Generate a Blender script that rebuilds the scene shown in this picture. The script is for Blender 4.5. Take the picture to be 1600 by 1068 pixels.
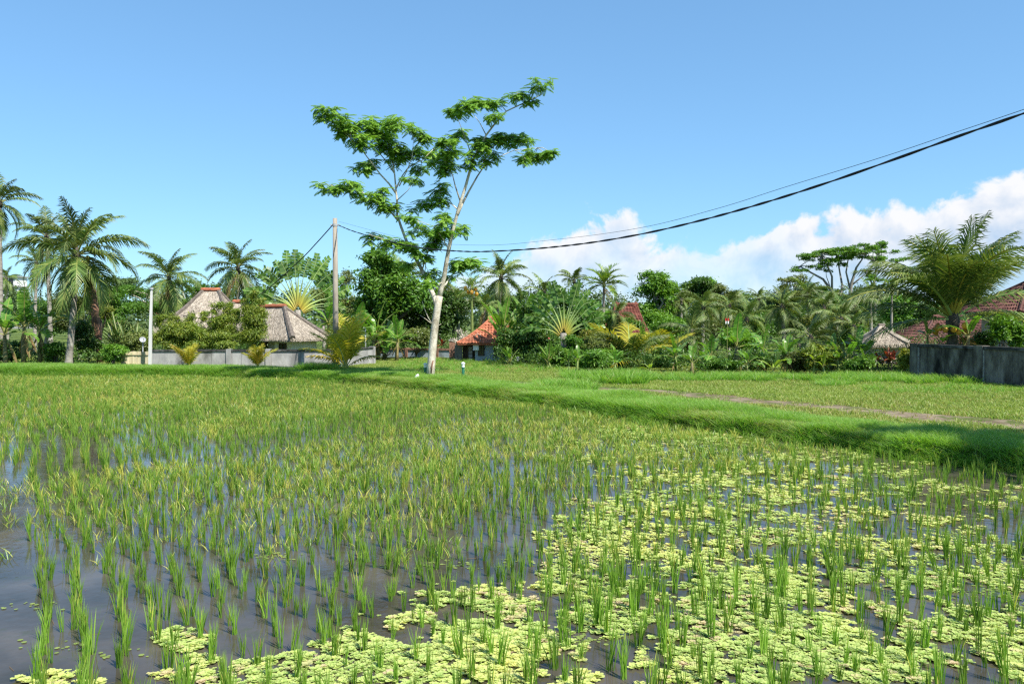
import bpy, math, random
import numpy as np
from mathutils import Vector, Matrix

R = math.radians
random.seed(7)
rng = np.random.default_rng(11)
for o in list(bpy.data.objects):
    bpy.data.objects.remove(o)
scene = bpy.context.scene
COL = scene.collection

# ------------------------------------------------------------------ camera
F = 1244.0                     # focal length in pixels of the 1600 px wide photograph
EYE = 2.4
PITCH = math.atan(34.0 / F)
cam = bpy.data.cameras.new("camera")
cam.sensor_width = 36.0
cam.lens = F / 1600.0 * 36.0
cam.clip_start = 0.1
cam.clip_end = 9000.0
cam_ob = bpy.data.objects.new("camera", cam)
cam_ob.location = (0, 0, EYE)
cam_ob.rotation_euler = (math.pi / 2 - PITCH, 0, 0)
COL.objects.link(cam_ob)
scene.camera = cam_ob

# ------------------------------------------------------------------ sky, sun, exposure
SUN_EL = R(52)
SUN_AZ = R(136)                # clockwise from +Y: behind the camera, to the right
sun_dir = Vector((math.sin(SUN_AZ) * math.cos(SUN_EL), math.cos(SUN_AZ) * math.cos(SUN_EL), math.sin(SUN_EL)))
sun = bpy.data.lights.new("sun", 'SUN')
sun.energy = 4.8
sun.angle = R(0.55)
sun.color = (1.0, 0.95, 0.86)
sun_ob = bpy.data.objects.new("sun", sun)
sun_ob.rotation_euler = sun_dir.to_track_quat('Z', 'Y').to_euler()
sun_ob.location = (20, -20, 40)
COL.objects.link(sun_ob)

world = bpy.data.worlds.new("World")
scene.world = world
world.use_nodes = True


def build_world():
    nt = world.node_tree
    nt.nodes.clear()
    N, L = nt.nodes.new, nt.links.new
    out = N('ShaderNodeOutputWorld')
    sky = N('ShaderNodeTexSky')
    sky.sky_type = 'NISHITA'
    sky.sun_disc = False
    sky.sun_elevation = SUN_EL
    sky.sun_rotation = SUN_AZ
    sky.altitude = 100
    sky.air_density = 1.0
    sky.dust_density = 0.15
    sky.ozone_density = 3.0
    bg = N('ShaderNodeBackground')
    bg.inputs[1].default_value = 0.168
    tint = N('ShaderNodeMix')
    tint.data_type = 'RGBA'
    tint.blend_type = 'MULTIPLY'
    tint.inputs[0].default_value = 1.0
    tint.inputs[7].default_value = (0.58, 0.91, 1.17, 1)
    gam = N('ShaderNodeGamma')              # softens the step from zenith to horizon
    gam.inputs[1].default_value = 0.62
    L(sky.outputs[0], gam.inputs[0])
    L(gam.outputs[0], tint.inputs[6])
    L(tint.outputs[2], bg.inputs[0])
    tc = N('ShaderNodeTexCoord')
    sep = N('ShaderNodeSeparateXYZ')
    L(tc.outputs['Generated'], sep.inputs[0])

    def m(op, a, b=None, c=None, clamp=False):
        n = N('ShaderNodeMath')
        n.operation = op
        n.use_clamp = clamp
        for i, v in enumerate((a, b, c)):
            if v is None:
                continue
            if isinstance(v, (int, float)):
                n.inputs[i].default_value = v
            else:
                L(v, n.inputs[i])
        return n.outputs[0]

    az = m('ARCTAN2', sep.outputs[0], sep.outputs[1])
    el = m('ARCSINE', sep.outputs[2])
    az_d = m('MULTIPLY', az, 57.29578)
    el_d = m('MULTIPLY', el, 57.29578)
    ramp = N('ShaderNodeValToRGB')
    ramp.color_ramp.interpolation = 'B_SPLINE'
    L(m('DIVIDE', m('ADD', az_d, 180.0), 360.0), ramp.inputs[0])
    tops = [(-180, 7), (-150, 3), (-120, 5), (-90, 1), (-50, -2), (-12, -1.5), (-4, 2.2), (0, 4.2), (4, 6.0), (6.5, 7.2), (9, 6.2),
            (13.5, 4.9), (15.5, 6.3), (18, 7.3), (22, 7.0), (25.5, 7.4), (29.5, 7.6), (32, 7.6), (36, 7.8), (48, 7), (70, 9), (100, 5), (140, 8), (180, 7)]
    els = ramp.color_ramp.elements
    while len(els) > 1:
        els.remove(els[-1])
    els[0].position = 0
    for i, (a, t) in enumerate(tops):
        e = els[0] if i == 0 else els.new((a + 180) / 360)
        v = (t + 3) / 14
        e.color = (v, v, v, 1)
    top = m('SUBTRACT', m('MULTIPLY', ramp.outputs[0], 14.0), 3.0)

    def noise(vec_off, scale, detail, rough, dist=0.0):
        mp = N('ShaderNodeMapping')
        mp.inputs['Location'].default_value = vec_off
        L(tc.outputs['Generated'], mp.inputs[0])
        n = N('ShaderNodeTexNoise')
        n.inputs['Scale'].default_value = scale
        n.inputs['Detail'].default_value = detail
        n.inputs['Roughness'].default_value = rough
        n.inputs['Distortion'].default_value = dist
        L(mp.outputs[0], n.inputs['Vector'])
        return n.outputs[0]

    n1 = noise((0.3, 1.2, 0.5), 14.0, 9.0, 0.56, 0.25)
    n2 = noise((0.3 + 0.010, 1.2 - 0.006, 0.5 + 0.016), 14.0, 9.0, 0.56, 0.25)
    n3 = noise((2.1, 0.4, 1.7), 5.0, 4.0, 0.5)
    # height below the top of the bank, in degrees, roughened by the billows
    e1 = m('ADD', m('SUBTRACT', top, el_d), m('MULTIPLY', m('SUBTRACT', n1, 0.5), 10.5))
    cov = N('ShaderNodeMapRange')
    cov.interpolation_type = 'SMOOTHSTEP'
    cov.inputs[1].default_value = -0.15
    cov.inputs[2].default_value = 0.85
    L(e1, cov.inputs[0])
    low = N('ShaderNodeMapRange')           # thinner and hazier towards the base of the bank
    low.interpolation_type = 'SMOOTHSTEP'
    low.inputs[1].default_value = 0.0
    low.inputs[2].default_value = 6.0
    low.inputs[3].default_value = 0.42
    low.inputs[4].default_value = 1.0
    L(el_d, low.inputs[0])
    gap = N('ShaderNodeMapRange')
    gap.interpolation_type = 'SMOOTHSTEP'
    gap.inputs[1].default_value = 0.30
    gap.inputs[2].default_value = 0.50
    gap.inputs[3].default_value = 0.6
    L(n3, gap.inputs[0])
    fac = m('MULTIPLY', m('MULTIPLY', cov.outputs[0], low.outputs[0]), gap.outputs[0], clamp=True)
    edge = N('ShaderNodeMapRange')
    edge.inputs[1].default_value = 3.6
    edge.inputs[2].default_value = 0.3
    L(e1, edge.inputs[0])
    lit = m('ADD', m('MULTIPLY', m('SUBTRACT', n1, n2), 4.2), m('ADD', 0.34, m('MULTIPLY', edge.outputs[0], 0.70)), clamp=True)
    mix = N('ShaderNodeMix')
    mix.data_type = 'RGBA'
    mix.inputs[6].default_value = (0.54, 0.68, 0.88, 1)
    mix.inputs[7].default_value = (0.96, 0.97, 1.0, 1)
    L(lit, mix.inputs[0])
    bg2 = N('ShaderNodeBackground')
    bg2.inputs[1].default_value = 0.56
    L(mix.outputs[2], bg2.inputs[0])
    ms = N('ShaderNodeMixShader')
    L(fac, ms.inputs[0])
    L(bg.outputs[0], ms.inputs[1])
    L(bg2.outputs[0], ms.inputs[2])
    L(ms.outputs[0], out.inputs[0])


build_world()
scene.view_settings.view_transform = 'Standard'
scene.view_settings.look = 'None'
scene.view_settings.exposure = 0.85
scene.view_settings.gamma = 1.0
scene.view_settings.use_curve_mapping = False
scene.cycles.max_bounces = 6
scene.cycles.diffuse_bounces = 3
scene.cycles.glossy_bounces = 3
scene.cycles.transmission_bounces = 4
scene.cycles.transparent_max_bounces = 4
scene.cycles.use_denoising = False
scene.cycles.pixel_filter_type = 'BLACKMAN_HARRIS'
scene.cycles.filter_width = 1.35
scene.cycles.sample_clamp_indirect = 6.0

# ------------------------------------------------------------------ pixel -> place
_fw = Vector((0, math.cos(PITCH), -math.sin(PITCH)))
_up = Vector((0, math.sin(PITCH), math.cos(PITCH)))


def ray(px, py):
    return Vector((1, 0, 0)) * ((px - 800) / F) + _up * (-(py - 534) / F) + _fw


def W(px, py, d):
    """the point seen at a pixel at distance d (along +Y)"""
    r = ray(px, py)
    return Vector((0, 0, EYE)) + r * (d / r.y)


def G(px, py, z=0.0):
    r = ray(px, py)
    return Vector((0, 0, EYE)) + r * ((z - EYE) / r.z)


def proj(P):
    """points (n,3) -> pixels (n,2)"""
    P = np.asarray(P, float)
    x = P[:, 0]
    y = P[:, 1] * math.cos(PITCH) - (P[:, 2] - EYE) * math.sin(PITCH)
    z = P[:, 1] * math.sin(PITCH) + (P[:, 2] - EYE) * math.cos(PITCH)
    return np.stack([800 + F * x / y, 534 - F * z / y], 1)


def S(d):
    return d / F               # metres per photo pixel at distance d


# ------------------------------------------------------------------ noise (for shapes)
def vnoise(x, y, seed=0):
    x = np.asarray(x, float)
    y = np.asarray(y, float)
    xi = np.floor(x).astype(np.int64)
    yi = np.floor(y).astype(np.int64)
    fx = x - xi
    fy = y - yi
    fx = fx * fx * (3 - 2 * fx)
    fy = fy * fy * (3 - 2 * fy)

    def h(a, b):
        n = (a * 374761393 + b * 668265263 + seed * 974634777) & 0x7fffffff
        n = ((n ^ (n >> 13)) * 1274126177) & 0x7fffffff
        return ((n ^ (n >> 16)) & 0xffff) / 65535.0
    return (h(xi, yi) * (1 - fx) + h(xi + 1, yi) * fx) * (1 - fy) + (h(xi, yi + 1) * (1 - fx) + h(xi + 1, yi + 1) * fx) * fy


def fbm(x, y, seed=0, oct=4):
    t, a, s = 0, 0.5, 0
    for i in range(oct):
        t = t + a * vnoise(np.asarray(x) * 2 ** i, np.asarray(y) * 2 ** i, seed + i)
        s += a
        a *= 0.5
    return t / s


# ------------------------------------------------------------------ mesh helpers
class MB:
    """collects polygons; vertex attribute col = (random, along, wilt)"""
    def __init__(self):
        self.v, self.f, self.c, self.m = [], [], [], []
        self.smooth = False

    def add(self, vs, fs, c=(0.5, 0.5, 0.0), mi=0):
        b = len(self.v)
        self.v += [tuple(p) for p in vs]
        if isinstance(c, list):
            self.c += c
        else:
            self.c += [c] * len(vs)
        self.f += [tuple(b + i for i in q) for q in fs]
        self.m += [mi] * len(fs)

    def box(self, x0, x1, y0, y1, z0, z1, c=(0.5, 0.5, 0), mi=0, M=None):
        vs = [Vector((x, y, z)) for z in (z0, z1) for y in (y0, y1) for x in (x0, x1)]
        if M is not None:
            vs = [M @ p for p in vs]
        self.add(vs, [(0, 2, 3, 1), (4, 5, 7, 6), (0, 1, 5, 4), (2, 6, 7, 3), (0, 4, 6, 2), (1, 3, 7, 5)], c, mi)

    def tube(self, pts, rad, n=6, c=(0.5, 0.5, 0), mi=0, cap=True):
        pts = [Vector(p) for p in pts]
        if not hasattr(rad, '__len__'):
            rad = [rad] * len(pts)
        b = len(self.v)
        u = None
        k = len(pts)
        for i, p in enumerate(pts):
            t = (pts[min(i + 1, k - 1)] - pts[max(i - 1, 0)]).normalized()
            if u is None:
                u = t.orthogonal().normalized()
            else:
                u = (u - t * u.dot(t))
                u = u.normalized() if u.length > 1e-6 else t.orthogonal().normalized()
            w = t.cross(u)
            cc = (c[0], i / max(k - 1, 1), c[2])
            for j in range(n):
                a = 2 * math.pi * j / n
                self.v.append(tuple(p + (u * math.cos(a) + w * math.sin(a)) * rad[i]))
                self.c.append(cc)
        for i in range(k - 1):
            for j in range(n):
                j2 = (j + 1) % n
                self.f.append((b + i * n + j, b + i * n + j2, b + (i + 1) * n + j2, b + (i + 1) * n + j))
                self.m.append(mi)
        if cap:
            self.f.append(tuple(b + (k - 1) * n + j for j in range(n)))
            self.f.append(tuple(b + j for j in reversed(range(n))))
            self.m += [mi, mi]

    def mesh(self, name, mats, smooth=None):
        me = bpy.data.meshes.new(name)
        me.from_pydata(self.v, [], self.f)
        if not isinstance(mats, (list, tuple)):
            mats = [mats]
        for m in mats:
            me.materials.append(m)
        if len(mats) > 1:
            me.polygons.foreach_set('material_index', self.m)
        a = me.color_attributes.new('col', 'FLOAT_COLOR', 'POINT')
        arr = np.ones((len(self.v), 4), np.float32)
        arr[:, :3] = np.array(self.c, np.float32).reshape(-1, 3)
        a.data.foreach_set('color', arr.ravel())
        if self.smooth if smooth is None else smooth:
            me.polygons.foreach_set('use_smooth', [True] * len(self.f))
        me.update()
        return me

    def obj(self, name, mats, parent=None, smooth=None, loc=None):
        return link(name, self.mesh(name, mats, smooth), parent, loc)


def np_mesh(name, V, T, C, mat):
    """triangles from arrays"""
    me = bpy.data.meshes.new(name)
    V = np.ascontiguousarray(V, np.float32)
    T = np.ascontiguousarray(T, np.int32)
    me.vertices.add(len(V))
    me.vertices.foreach_set('co', V.ravel())
    me.loops.add(T.size)
    me.loops.foreach_set('vertex_index', T.ravel())
    me.polygons.add(len(T))
    me.polygons.foreach_set('loop_start', np.arange(0, T.size, 3, dtype=np.int32))
    me.polygons.foreach_set('loop_total', np.full(len(T), 3, np.int32))
    me.update(calc_edges=True)
    a = me.color_attributes.new('col', 'FLOAT_COLOR', 'POINT')
    arr = np.ones((len(V), 4), np.float32)
    arr[:, :3] = C
    a.data.foreach_set('color', arr.ravel())
    me.materials.append(mat)
    return me


def link(name, me, parent=None, loc=None):
    o = bpy.data.objects.new(name, me)
    COL.objects.link(o)
    if parent is not None:
        o.parent = parent
    if loc is not None:
        o.location = loc
    return o


def tag(o, label, cat, group=None):
    o['label'] = label
    o['category'] = cat
    if group:
        o['group'] = group
    return o


def kind(o, k):
    o['kind'] = k
    return o


def thing(name, label, cat, loc=(0, 0, 0), rz=0.0, group=None):
    o = bpy.data.objects.new(name, None)
    o.empty_display_size = 0.2
    COL.objects.link(o)
    o.location = loc
    o.rotation_euler = (0, 0, rz)
    return tag(o, label, cat, group)


class Soup:
    """gathers copies of small triangle templates into one mesh"""
    def __init__(self):
        self.V, self.T, self.C, self.n = [], [], [], 0

    def add(self, V, T, C):
        self.V.append(V)
        self.T.append(T + self.n)
        self.C.append(C)
        self.n += len(V)

    def scatter(self, temps, pos, rot, scale, wilt=None, rnd=None, tilt=None):
        """temps: list of (V,T,C); pos (n,3); rot, scale (n,)"""
        n = len(pos)
        if n == 0:
            return
        which = rng.integers(0, len(temps), n)
        for k, (V, T, C) in enumerate(temps):
            idx = np.nonzero(which == k)[0]
            if len(idx) == 0:
                continue
            c, s = np.cos(rot[idx])[:, None], np.sin(rot[idx])[:, None]
            sc = scale[idx]
            sx = sc if sc.ndim == 1 else sc[:, 0]
            sz = sc if sc.ndim == 1 else sc[:, 1]
            X = V[None, :, 0] * sx[:, None]
            Y = V[None, :, 1] * sx[:, None]
            Z = V[None, :, 2] * sz[:, None]
            P = np.stack([X * c - Y * s, X * s + Y * c, Z], 2) + pos[idx][:, None, :]
            if tilt is not None:
                P[:, :, 0] += Z * tilt[idx, 0][:, None]
                P[:, :, 1] += Z * tilt[idx, 1][:, None]
            CC = np.repeat(C[None], len(idx), 0).copy()
            if wilt is not None:
                CC[:, :, 2] = np.clip(CC[:, :, 2] + wilt[idx][:, None], 0, 1)
            if rnd is not None:
                CC[:, :, 0] = np.clip(CC[:, :, 0] * 0.5 + rnd[idx][:, None] * 0.5, 0, 1)
            TT = T[None] + (np.arange(len(idx)) * len(V))[:, None, None]
            self.add(P.reshape(-1, 3), TT.reshape(-1, 3), CC.reshape(-1, 3))

    def mesh(self, name, mat):
        return np_mesh(name, np.concatenate(self.V), np.concatenate(self.T), np.concatenate(self.C), mat)

    def obj(self, name, mat, parent=None):
        return link(name, self.mesh(name, mat), parent)


# ------------------------------------------------------------------ materials
def mat_new(name):
    m = bpy.data.materials.new(name)
    m.use_nodes = True
    nt = m.node_tree
    nt.nodes.clear()
    return m, nt, nt.nodes.new, nt.links.new


def ramp_node(N, stops):
    r = N('ShaderNodeValToRGB')
    els = r.color_ramp.elements
    while len(els) > 1:
        els.remove(els[-1])
    for i, (p, c) in enumerate(stops):
        e = els[0] if i == 0 else els.new(p)
        e.position = p
        e.color = (*c, 1)
    return r


def leaf_mat(name, stops, tip=None, wilt=None, tr=0.3, rough=0.45, spec=0.35, var=0.25, tipfrom=0.5):
    m, nt, N, L = mat_new(name)
    out = N('ShaderNodeOutputMaterial')
    at = N('ShaderNodeAttribute')
    at.attribute_name = 'col'
    sep = N('ShaderNodeSeparateColor')
    L(at.outputs['Color'], sep.inputs[0])
    rp = ramp_node(N, stops)
    L(sep.outputs[0], rp.inputs[0])
    c = rp.outputs[0]

    def mixc(fac, a, col):
        mx = N('ShaderNodeMix')
        mx.data_type = 'RGBA'
        L(fac, mx.inputs[0])
        L(a, mx.inputs[6])
        mx.inputs[7].default_value = (*col, 1)
        return mx.outputs[2]
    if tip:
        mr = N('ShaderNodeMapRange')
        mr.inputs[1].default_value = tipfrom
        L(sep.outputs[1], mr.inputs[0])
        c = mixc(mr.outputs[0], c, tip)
    if wilt:
        c = mixc(sep.outputs[2], c, wilt)
    oi = N('ShaderNodeObjectInfo')
    hs = N('ShaderNodeHueSaturation')
    mr = N('ShaderNodeMapRange')
    mr.inputs[3].default_value = 1 - var
    mr.inputs[4].default_value = 1 + var
    L(oi.outputs['Random'], mr.inputs[0])
    L(mr.outputs[0], hs.inputs['Value'])
    L(c, hs.inputs['Color'])
    c = hs.outputs[0]
    p = N('ShaderNodeBsdfPrincipled')
    p.inputs['Roughness'].default_value = rough
    p.inputs['Specular IOR Level'].default_value = spec
    L(c, p.inputs['Base Color'])
    t = N('ShaderNodeBsdfTranslucent')
    mm = N('ShaderNodeMix')
    mm.data_type = 'RGBA'
    mm.blend_type = 'MULTIPLY'
    mm.inputs[0].default_value = 1
    L(c, mm.inputs[6])
    mm.inputs[7].default_value = (1.5, 1.5, 0.6, 1)
    L(mm.outputs[2], t.inputs[0])
    ms = N('ShaderNodeMixShader')
    ms.inputs[0].default_value = tr
    L(p.outputs[0], ms.inputs[1])
    L(t.outputs[0], ms.inputs[2])
    L(ms.outputs[0], out.inputs[0])
    return m


def surf_mat(name, c1, c2, scale=3.0, detail=6, rough=0.85, bump=0.3, stretch=(1, 1, 1), c3=None, c3scale=1.2, spec=0.3, rng_=(0.35, 0.65), attr=False, c3pos=(0.5, 0.65)):
    """two-tone noise with fine relief; c3: large stains"""
    m, nt, N, L = mat_new(name)
    out = N('ShaderNodeOutputMaterial')
    tc = N('ShaderNodeTexCoord')
    mp = N('ShaderNodeMapping')
    mp.inputs['Scale'].default_value = stretch
    L(tc.outputs['Object'], mp.inputs[0])
    n = N('ShaderNodeTexNoise')
    n.inputs['Scale'].default_value = scale
    n.inputs['Detail'].default_value = detail
    n.inputs['Roughness'].default_value = 0.6
    L(mp.outputs[0], n.inputs['Vector'])
    rp = ramp_node(N, [(rng_[0], c1), (rng_[1], c2)])
    L(n.outputs[0], rp.inputs[0])
    c = rp.outputs[0]
    if attr:
        at = N('ShaderNodeAttribute')
        at.attribute_name = 'col'
        sep = N('ShaderNodeSeparateColor')
        L(at.outputs['Color'], sep.inputs[0])
        hs = N('ShaderNodeHueSaturation')
        mr = N('ShaderNodeMapRange')
        mr.inputs[3].default_value = 0.55
        mr.inputs[4].default_value = 1.45
        L(sep.outputs[0], mr.inputs[0])
        L(mr.outputs[0], hs.inputs['Value'])
        L(c, hs.inputs['Color'])
        c = hs.outputs[0]
    if c3:
        n3 = N('ShaderNodeTexNoise')
        n3.inputs['Scale'].default_value = c3scale
        n3.inputs['Detail'].default_value = 8
        n3.inputs['Roughness'].default_value = 0.65
        L(mp.outputs[0], n3.inputs['Vector'])
        r3 = ramp_node(N, [(c3pos[0], (0, 0, 0)), (c3pos[1], (1, 1, 1))])
        L(n3.outputs[0], r3.inputs[0])
        mx = N('ShaderNodeMix')
        mx.data_type = 'RGBA'
        L(r3.outputs[0], mx.inputs[0])
        L(c, mx.inputs[6])
        mx.inputs[7].default_value = (*c3, 1)
        c = mx.outputs[2]
    p = N('ShaderNodeBsdfPrincipled')
    p.inputs['Roughness'].default_value = rough
    p.inputs['Specular IOR Level'].default_value = spec
    L(c, p.inputs['Base Color'])
    if bump:
        nb = N('ShaderNodeTexNoise')
        nb.inputs['Scale'].default_value = scale * 5
        nb.inputs['Detail'].default_value = 5
        L(mp.outputs[0], nb.inputs['Vector'])
        b = N('ShaderNodeBump')
        b.inputs['Strength'].default_value = bump
        b.inputs['Distance'].default_value = 0.03
        L(nb.outputs[0], b.inputs['Height'])
        L(b.outputs[0], p.inputs['Normal'])
    L(p.outputs[0], out.inputs[0])
    return m


def water_mat():
    m, nt, N, L = mat_new("muddy_water")
    out = N('ShaderNodeOutputMaterial')
    tc = N('ShaderNodeTexCoord')
    n = N('ShaderNodeTexNoise')
    n.inputs['Scale'].default_value = 1.1
    n.inputs['Detail'].default_value = 9
    n.inputs['Roughness'].default_value = 0.62
    L(tc.outputs['Object'], n.inputs['Vector'])
    rp = ramp_node(N, [(0.32, (0.030, 0.027, 0.016)), (0.5, (0.060, 0.052, 0.042)), (0.68, (0.095, 0.080, 0.062))])
    L(n.outputs[0], rp.inputs[0])
    n2 = N('ShaderNodeTexNoise')           # threads of green algae on the mud
    n2.inputs['Scale'].default_value = 2.3
    n2.inputs['Detail'].default_value = 10
    n2.inputs['Roughness'].default_value = 0.7
    mp = N('ShaderNodeMapping')
    mp.inputs['Location'].default_value = (4, 9, 0)
    L(tc.outputs['Object'], mp.inputs[0])
    L(mp.outputs[0], n2.inputs['Vector'])
    r2 = ramp_node(N, [(0.56, (0, 0, 0)), (0.66, (0.8, 0.8, 0.8))])
    L(n2.outputs[0], r2.inputs[0])
    mx = N('ShaderNodeMix')
    mx.data_type = 'RGBA'
    L(r2.outputs[0], mx.inputs[0])
    L(rp.outputs[0], mx.inputs[6])
    mx.inputs[7].default_value = (0.05, 0.055, 0.014, 1)
    p = N('ShaderNodeBsdfPrincipled')
    p.inputs['Roughness'].default_value = 0.05
    p.inputs['IOR'].default_value = 1.333
    p.inputs['Specular IOR Level'].default_value = 0.5
    L(mx.outputs[2], p.inputs['Base Color'])
    nb = N('ShaderNodeTexNoise')
    nb.inputs['Scale'].default_value = 9
    nb.inputs['Detail'].default_value = 4
    L(tc.outputs['Object'], nb.inputs['Vector'])
    b = N('ShaderNodeBump')
    b.inputs['Strength'].default_value = 0.12
    b.inputs['Distance'].default_value = 0.02
    L(nb.outputs[0], b.inputs['Height'])
    L(b.outputs[0], p.inputs['Normal'])
    L(p.outputs[0], out.inputs[0])
    return m


M = {}
M['ground'] = ground_mat = surf_mat("ground_turf", (0.055, 0.085, 0.018), (0.14, 0.19, 0.045), 0.9, 10, 0.95, 0.6, c3=(0.10, 0.085, 0.045), c3scale=0.35, spec=0.1, c3pos=(0.6, 0.75))


def mud_line(m):
    """bare mud where the land stands less than a hand above the water"""
    nt = m.node_tree
    N, L = nt.nodes.new, nt.links.new
    p = next(n for n in nt.nodes if n.type == 'BSDF_PRINCIPLED')
    src = p.inputs['Base Color'].links[0].from_socket
    g = N('ShaderNodeNewGeometry')
    sp_ = N('ShaderNodeSeparateXYZ')
    L(g.outputs['Position'], sp_.inputs[0])
    mr = N('ShaderNodeMapRange')
    mr.inputs[1].default_value = 0.10
    mr.inputs[2].default_value = 0.05
    L(sp_.outputs[2], mr.inputs[0])
    mx = N('ShaderNodeMix')
    mx.data_type = 'RGBA'
    L(mr.outputs[0], mx.inputs[0])
    L(src, mx.inputs[6])
    mx.inputs[7].default_value = (0.050, 0.036, 0.022, 1)
    L(mx.outputs[2], p.inputs['Base Color'])


mud_line(ground_mat)
M['path'] = surf_mat("path_soil", (0.115, 0.085, 0.055), (0.25, 0.20, 0.14), 2.2, 10, 0.95, 0.8, c3=(0.085, 0.105, 0.030), c3scale=1.6, spec=0.1, c3pos=(0.5, 0.6))
M['water'] = water_mat()
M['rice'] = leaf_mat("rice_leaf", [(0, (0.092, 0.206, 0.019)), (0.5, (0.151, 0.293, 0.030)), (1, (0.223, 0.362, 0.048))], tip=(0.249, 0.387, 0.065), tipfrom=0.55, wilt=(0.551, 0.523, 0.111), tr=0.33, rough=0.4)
M['lettuce'] = leaf_mat("water_lettuce_leaf", [(0, (0.135, 0.225, 0.045)), (0.3, (0.25, 0.355, 0.085)), (0.6, (0.375, 0.44, 0.12)), (0.85, (0.45, 0.46, 0.135)), (1, (0.52, 0.43, 0.09))], tip=(0.44, 0.475, 0.18), tipfrom=0.45, wilt=(0.45, 0.33, 0.22), tr=0.25, rough=0.6, spec=0.2)
M['duckweed'] = leaf_mat("duckweed_leaf", [(0, (0.12, 0.17, 0.035)), (1, (0.30, 0.37, 0.10))], tr=0.15, rough=0.6)
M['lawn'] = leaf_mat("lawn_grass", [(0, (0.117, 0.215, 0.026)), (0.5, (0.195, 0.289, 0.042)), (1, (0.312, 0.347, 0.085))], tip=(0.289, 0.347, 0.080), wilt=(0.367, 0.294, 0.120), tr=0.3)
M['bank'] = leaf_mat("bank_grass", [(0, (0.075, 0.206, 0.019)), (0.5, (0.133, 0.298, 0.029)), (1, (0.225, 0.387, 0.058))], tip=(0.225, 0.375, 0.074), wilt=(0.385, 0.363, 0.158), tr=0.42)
M['coco'] = leaf_mat("coconut_leaf", [(0, (0.052, 0.105, 0.021)), (0.6, (0.103, 0.170, 0.040)), (1, (0.241, 0.276, 0.077))], tip=(0.172, 0.212, 0.054), tr=0.25, rough=0.45, spec=0.32, var=0.4)
M['coco_yellow'] = leaf_mat("young_coconut_leaf", [(0, (0.22, 0.26, 0.022)), (0.6, (0.37, 0.35, 0.035)), (1, (0.52, 0.42, 0.05))], tip=(0.42, 0.37, 0.05), tr=0.42, rough=0.4, spec=0.3)
M['coco_gold'] = leaf_mat("golden_coconut_leaf", [(0, (0.28, 0.21, 0.02)), (1, (0.50, 0.36, 0.04))], tr=0.35, rough=0.4, spec=0.4)
M['coco_dry'] = leaf_mat("dry_coconut_leaf", [(0, (0.10, 0.065, 0.030)), (0.6, (0.19, 0.13, 0.06)), (1, (0.30, 0.23, 0.12))], tr=0.2, rough=0.8, spec=0.1)
M['areca'] = leaf_mat("areca_leaf", [(0, (0.073, 0.150, 0.019)), (0.6, (0.133, 0.237, 0.031)), (1, (0.265, 0.325, 0.059))], tip=(0.172, 0.250, 0.036), tr=0.3, rough=0.4)
M['stalk_yellow'] = leaf_mat("yellow_stalk", [(0, (0.36, 0.26, 0.04)), (0.25, (0.34, 0.33, 0.055)), (0.6, (0.27, 0.36, 0.10)), (1, (0.24, 0.33, 0.13))], tr=0.0, rough=0.5)
M['stalk'] = leaf_mat("leaf_stalk", [(0, (0.14, 0.17, 0.04)), (1, (0.24, 0.24, 0.07))], tr=0.0, rough=0.5)
M['banana'] = leaf_mat("banana_leaf", [(0, (0.062, 0.169, 0.022)), (0.5, (0.117, 0.260, 0.032)), (1, (0.220, 0.364, 0.049))], tr=0.38, rough=0.32, spec=0.5, var=0.3)
M['banana_lime'] = leaf_mat("young_banana_leaf", [(0, (0.17, 0.28, 0.03)), (1, (0.28, 0.36, 0.05))], tr=0.4, rough=0.4, spec=0.4)
M['banana_dry'] = leaf_mat("dry_banana_leaf", [(0, (0.13, 0.08, 0.035)), (0.6, (0.25, 0.17, 0.08)), (1, (0.36, 0.27, 0.13))], tr=0.25, rough=0.85, spec=0.1)
M['traveller'] = leaf_mat("traveller_palm_leaf", [(0, (0.061, 0.151, 0.024)), (0.6, (0.122, 0.237, 0.041)), (1, (0.229, 0.331, 0.075))], tr=0.3, rough=0.35, spec=0.45)
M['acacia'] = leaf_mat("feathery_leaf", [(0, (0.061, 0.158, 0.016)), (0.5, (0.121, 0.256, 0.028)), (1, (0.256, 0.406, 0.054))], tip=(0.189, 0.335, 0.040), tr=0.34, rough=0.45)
M['broad'] = leaf_mat("broad_green_leaf", [(0, (0.053, 0.133, 0.018)), (0.6, (0.103, 0.220, 0.027)), (1, (0.199, 0.329, 0.050))], tr=0.36, rough=0.4)
M['dark'] = leaf_mat("dark_green_leaf", [(0, (0.035, 0.084, 0.016)), (0.6, (0.073, 0.149, 0.025)), (1, (0.147, 0.227, 0.046))], tr=0.34, rough=0.4)
M['olive'] = leaf_mat("olive_leaf", [(0, (0.075, 0.110, 0.027)), (0.6, (0.133, 0.172, 0.045)), (1, (0.250, 0.267, 0.082))], tr=0.36, rough=0.5)
M['bright'] = leaf_mat("bright_green_leaf", [(0, (0.072, 0.175, 0.016)), (0.6, (0.127, 0.273, 0.024)), (1, (0.237, 0.392, 0.047))], tr=0.34, rough=0.42)
M['yellowgreen'] = leaf_mat("yellow_green_leaf", [(0, (0.11, 0.16, 0.02)), (0.6, (0.20, 0.24, 0.03)), (1, (0.42, 0.36, 0.05))], tr=0.35, rough=0.45)
M['bamboo'] = leaf_mat("bamboo_leaf", [(0, (0.087, 0.149, 0.017)), (0.6, (0.175, 0.237, 0.031)), (1, (0.315, 0.308, 0.052))], tr=0.34, rough=0.45)
M['red_leaf'] = leaf_mat("red_leaf", [(0, (0.10, 0.015, 0.015)), (0.6, (0.26, 0.035, 0.025)), (1, (0.36, 0.10, 0.05))], tr=0.3, rough=0.4)
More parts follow.
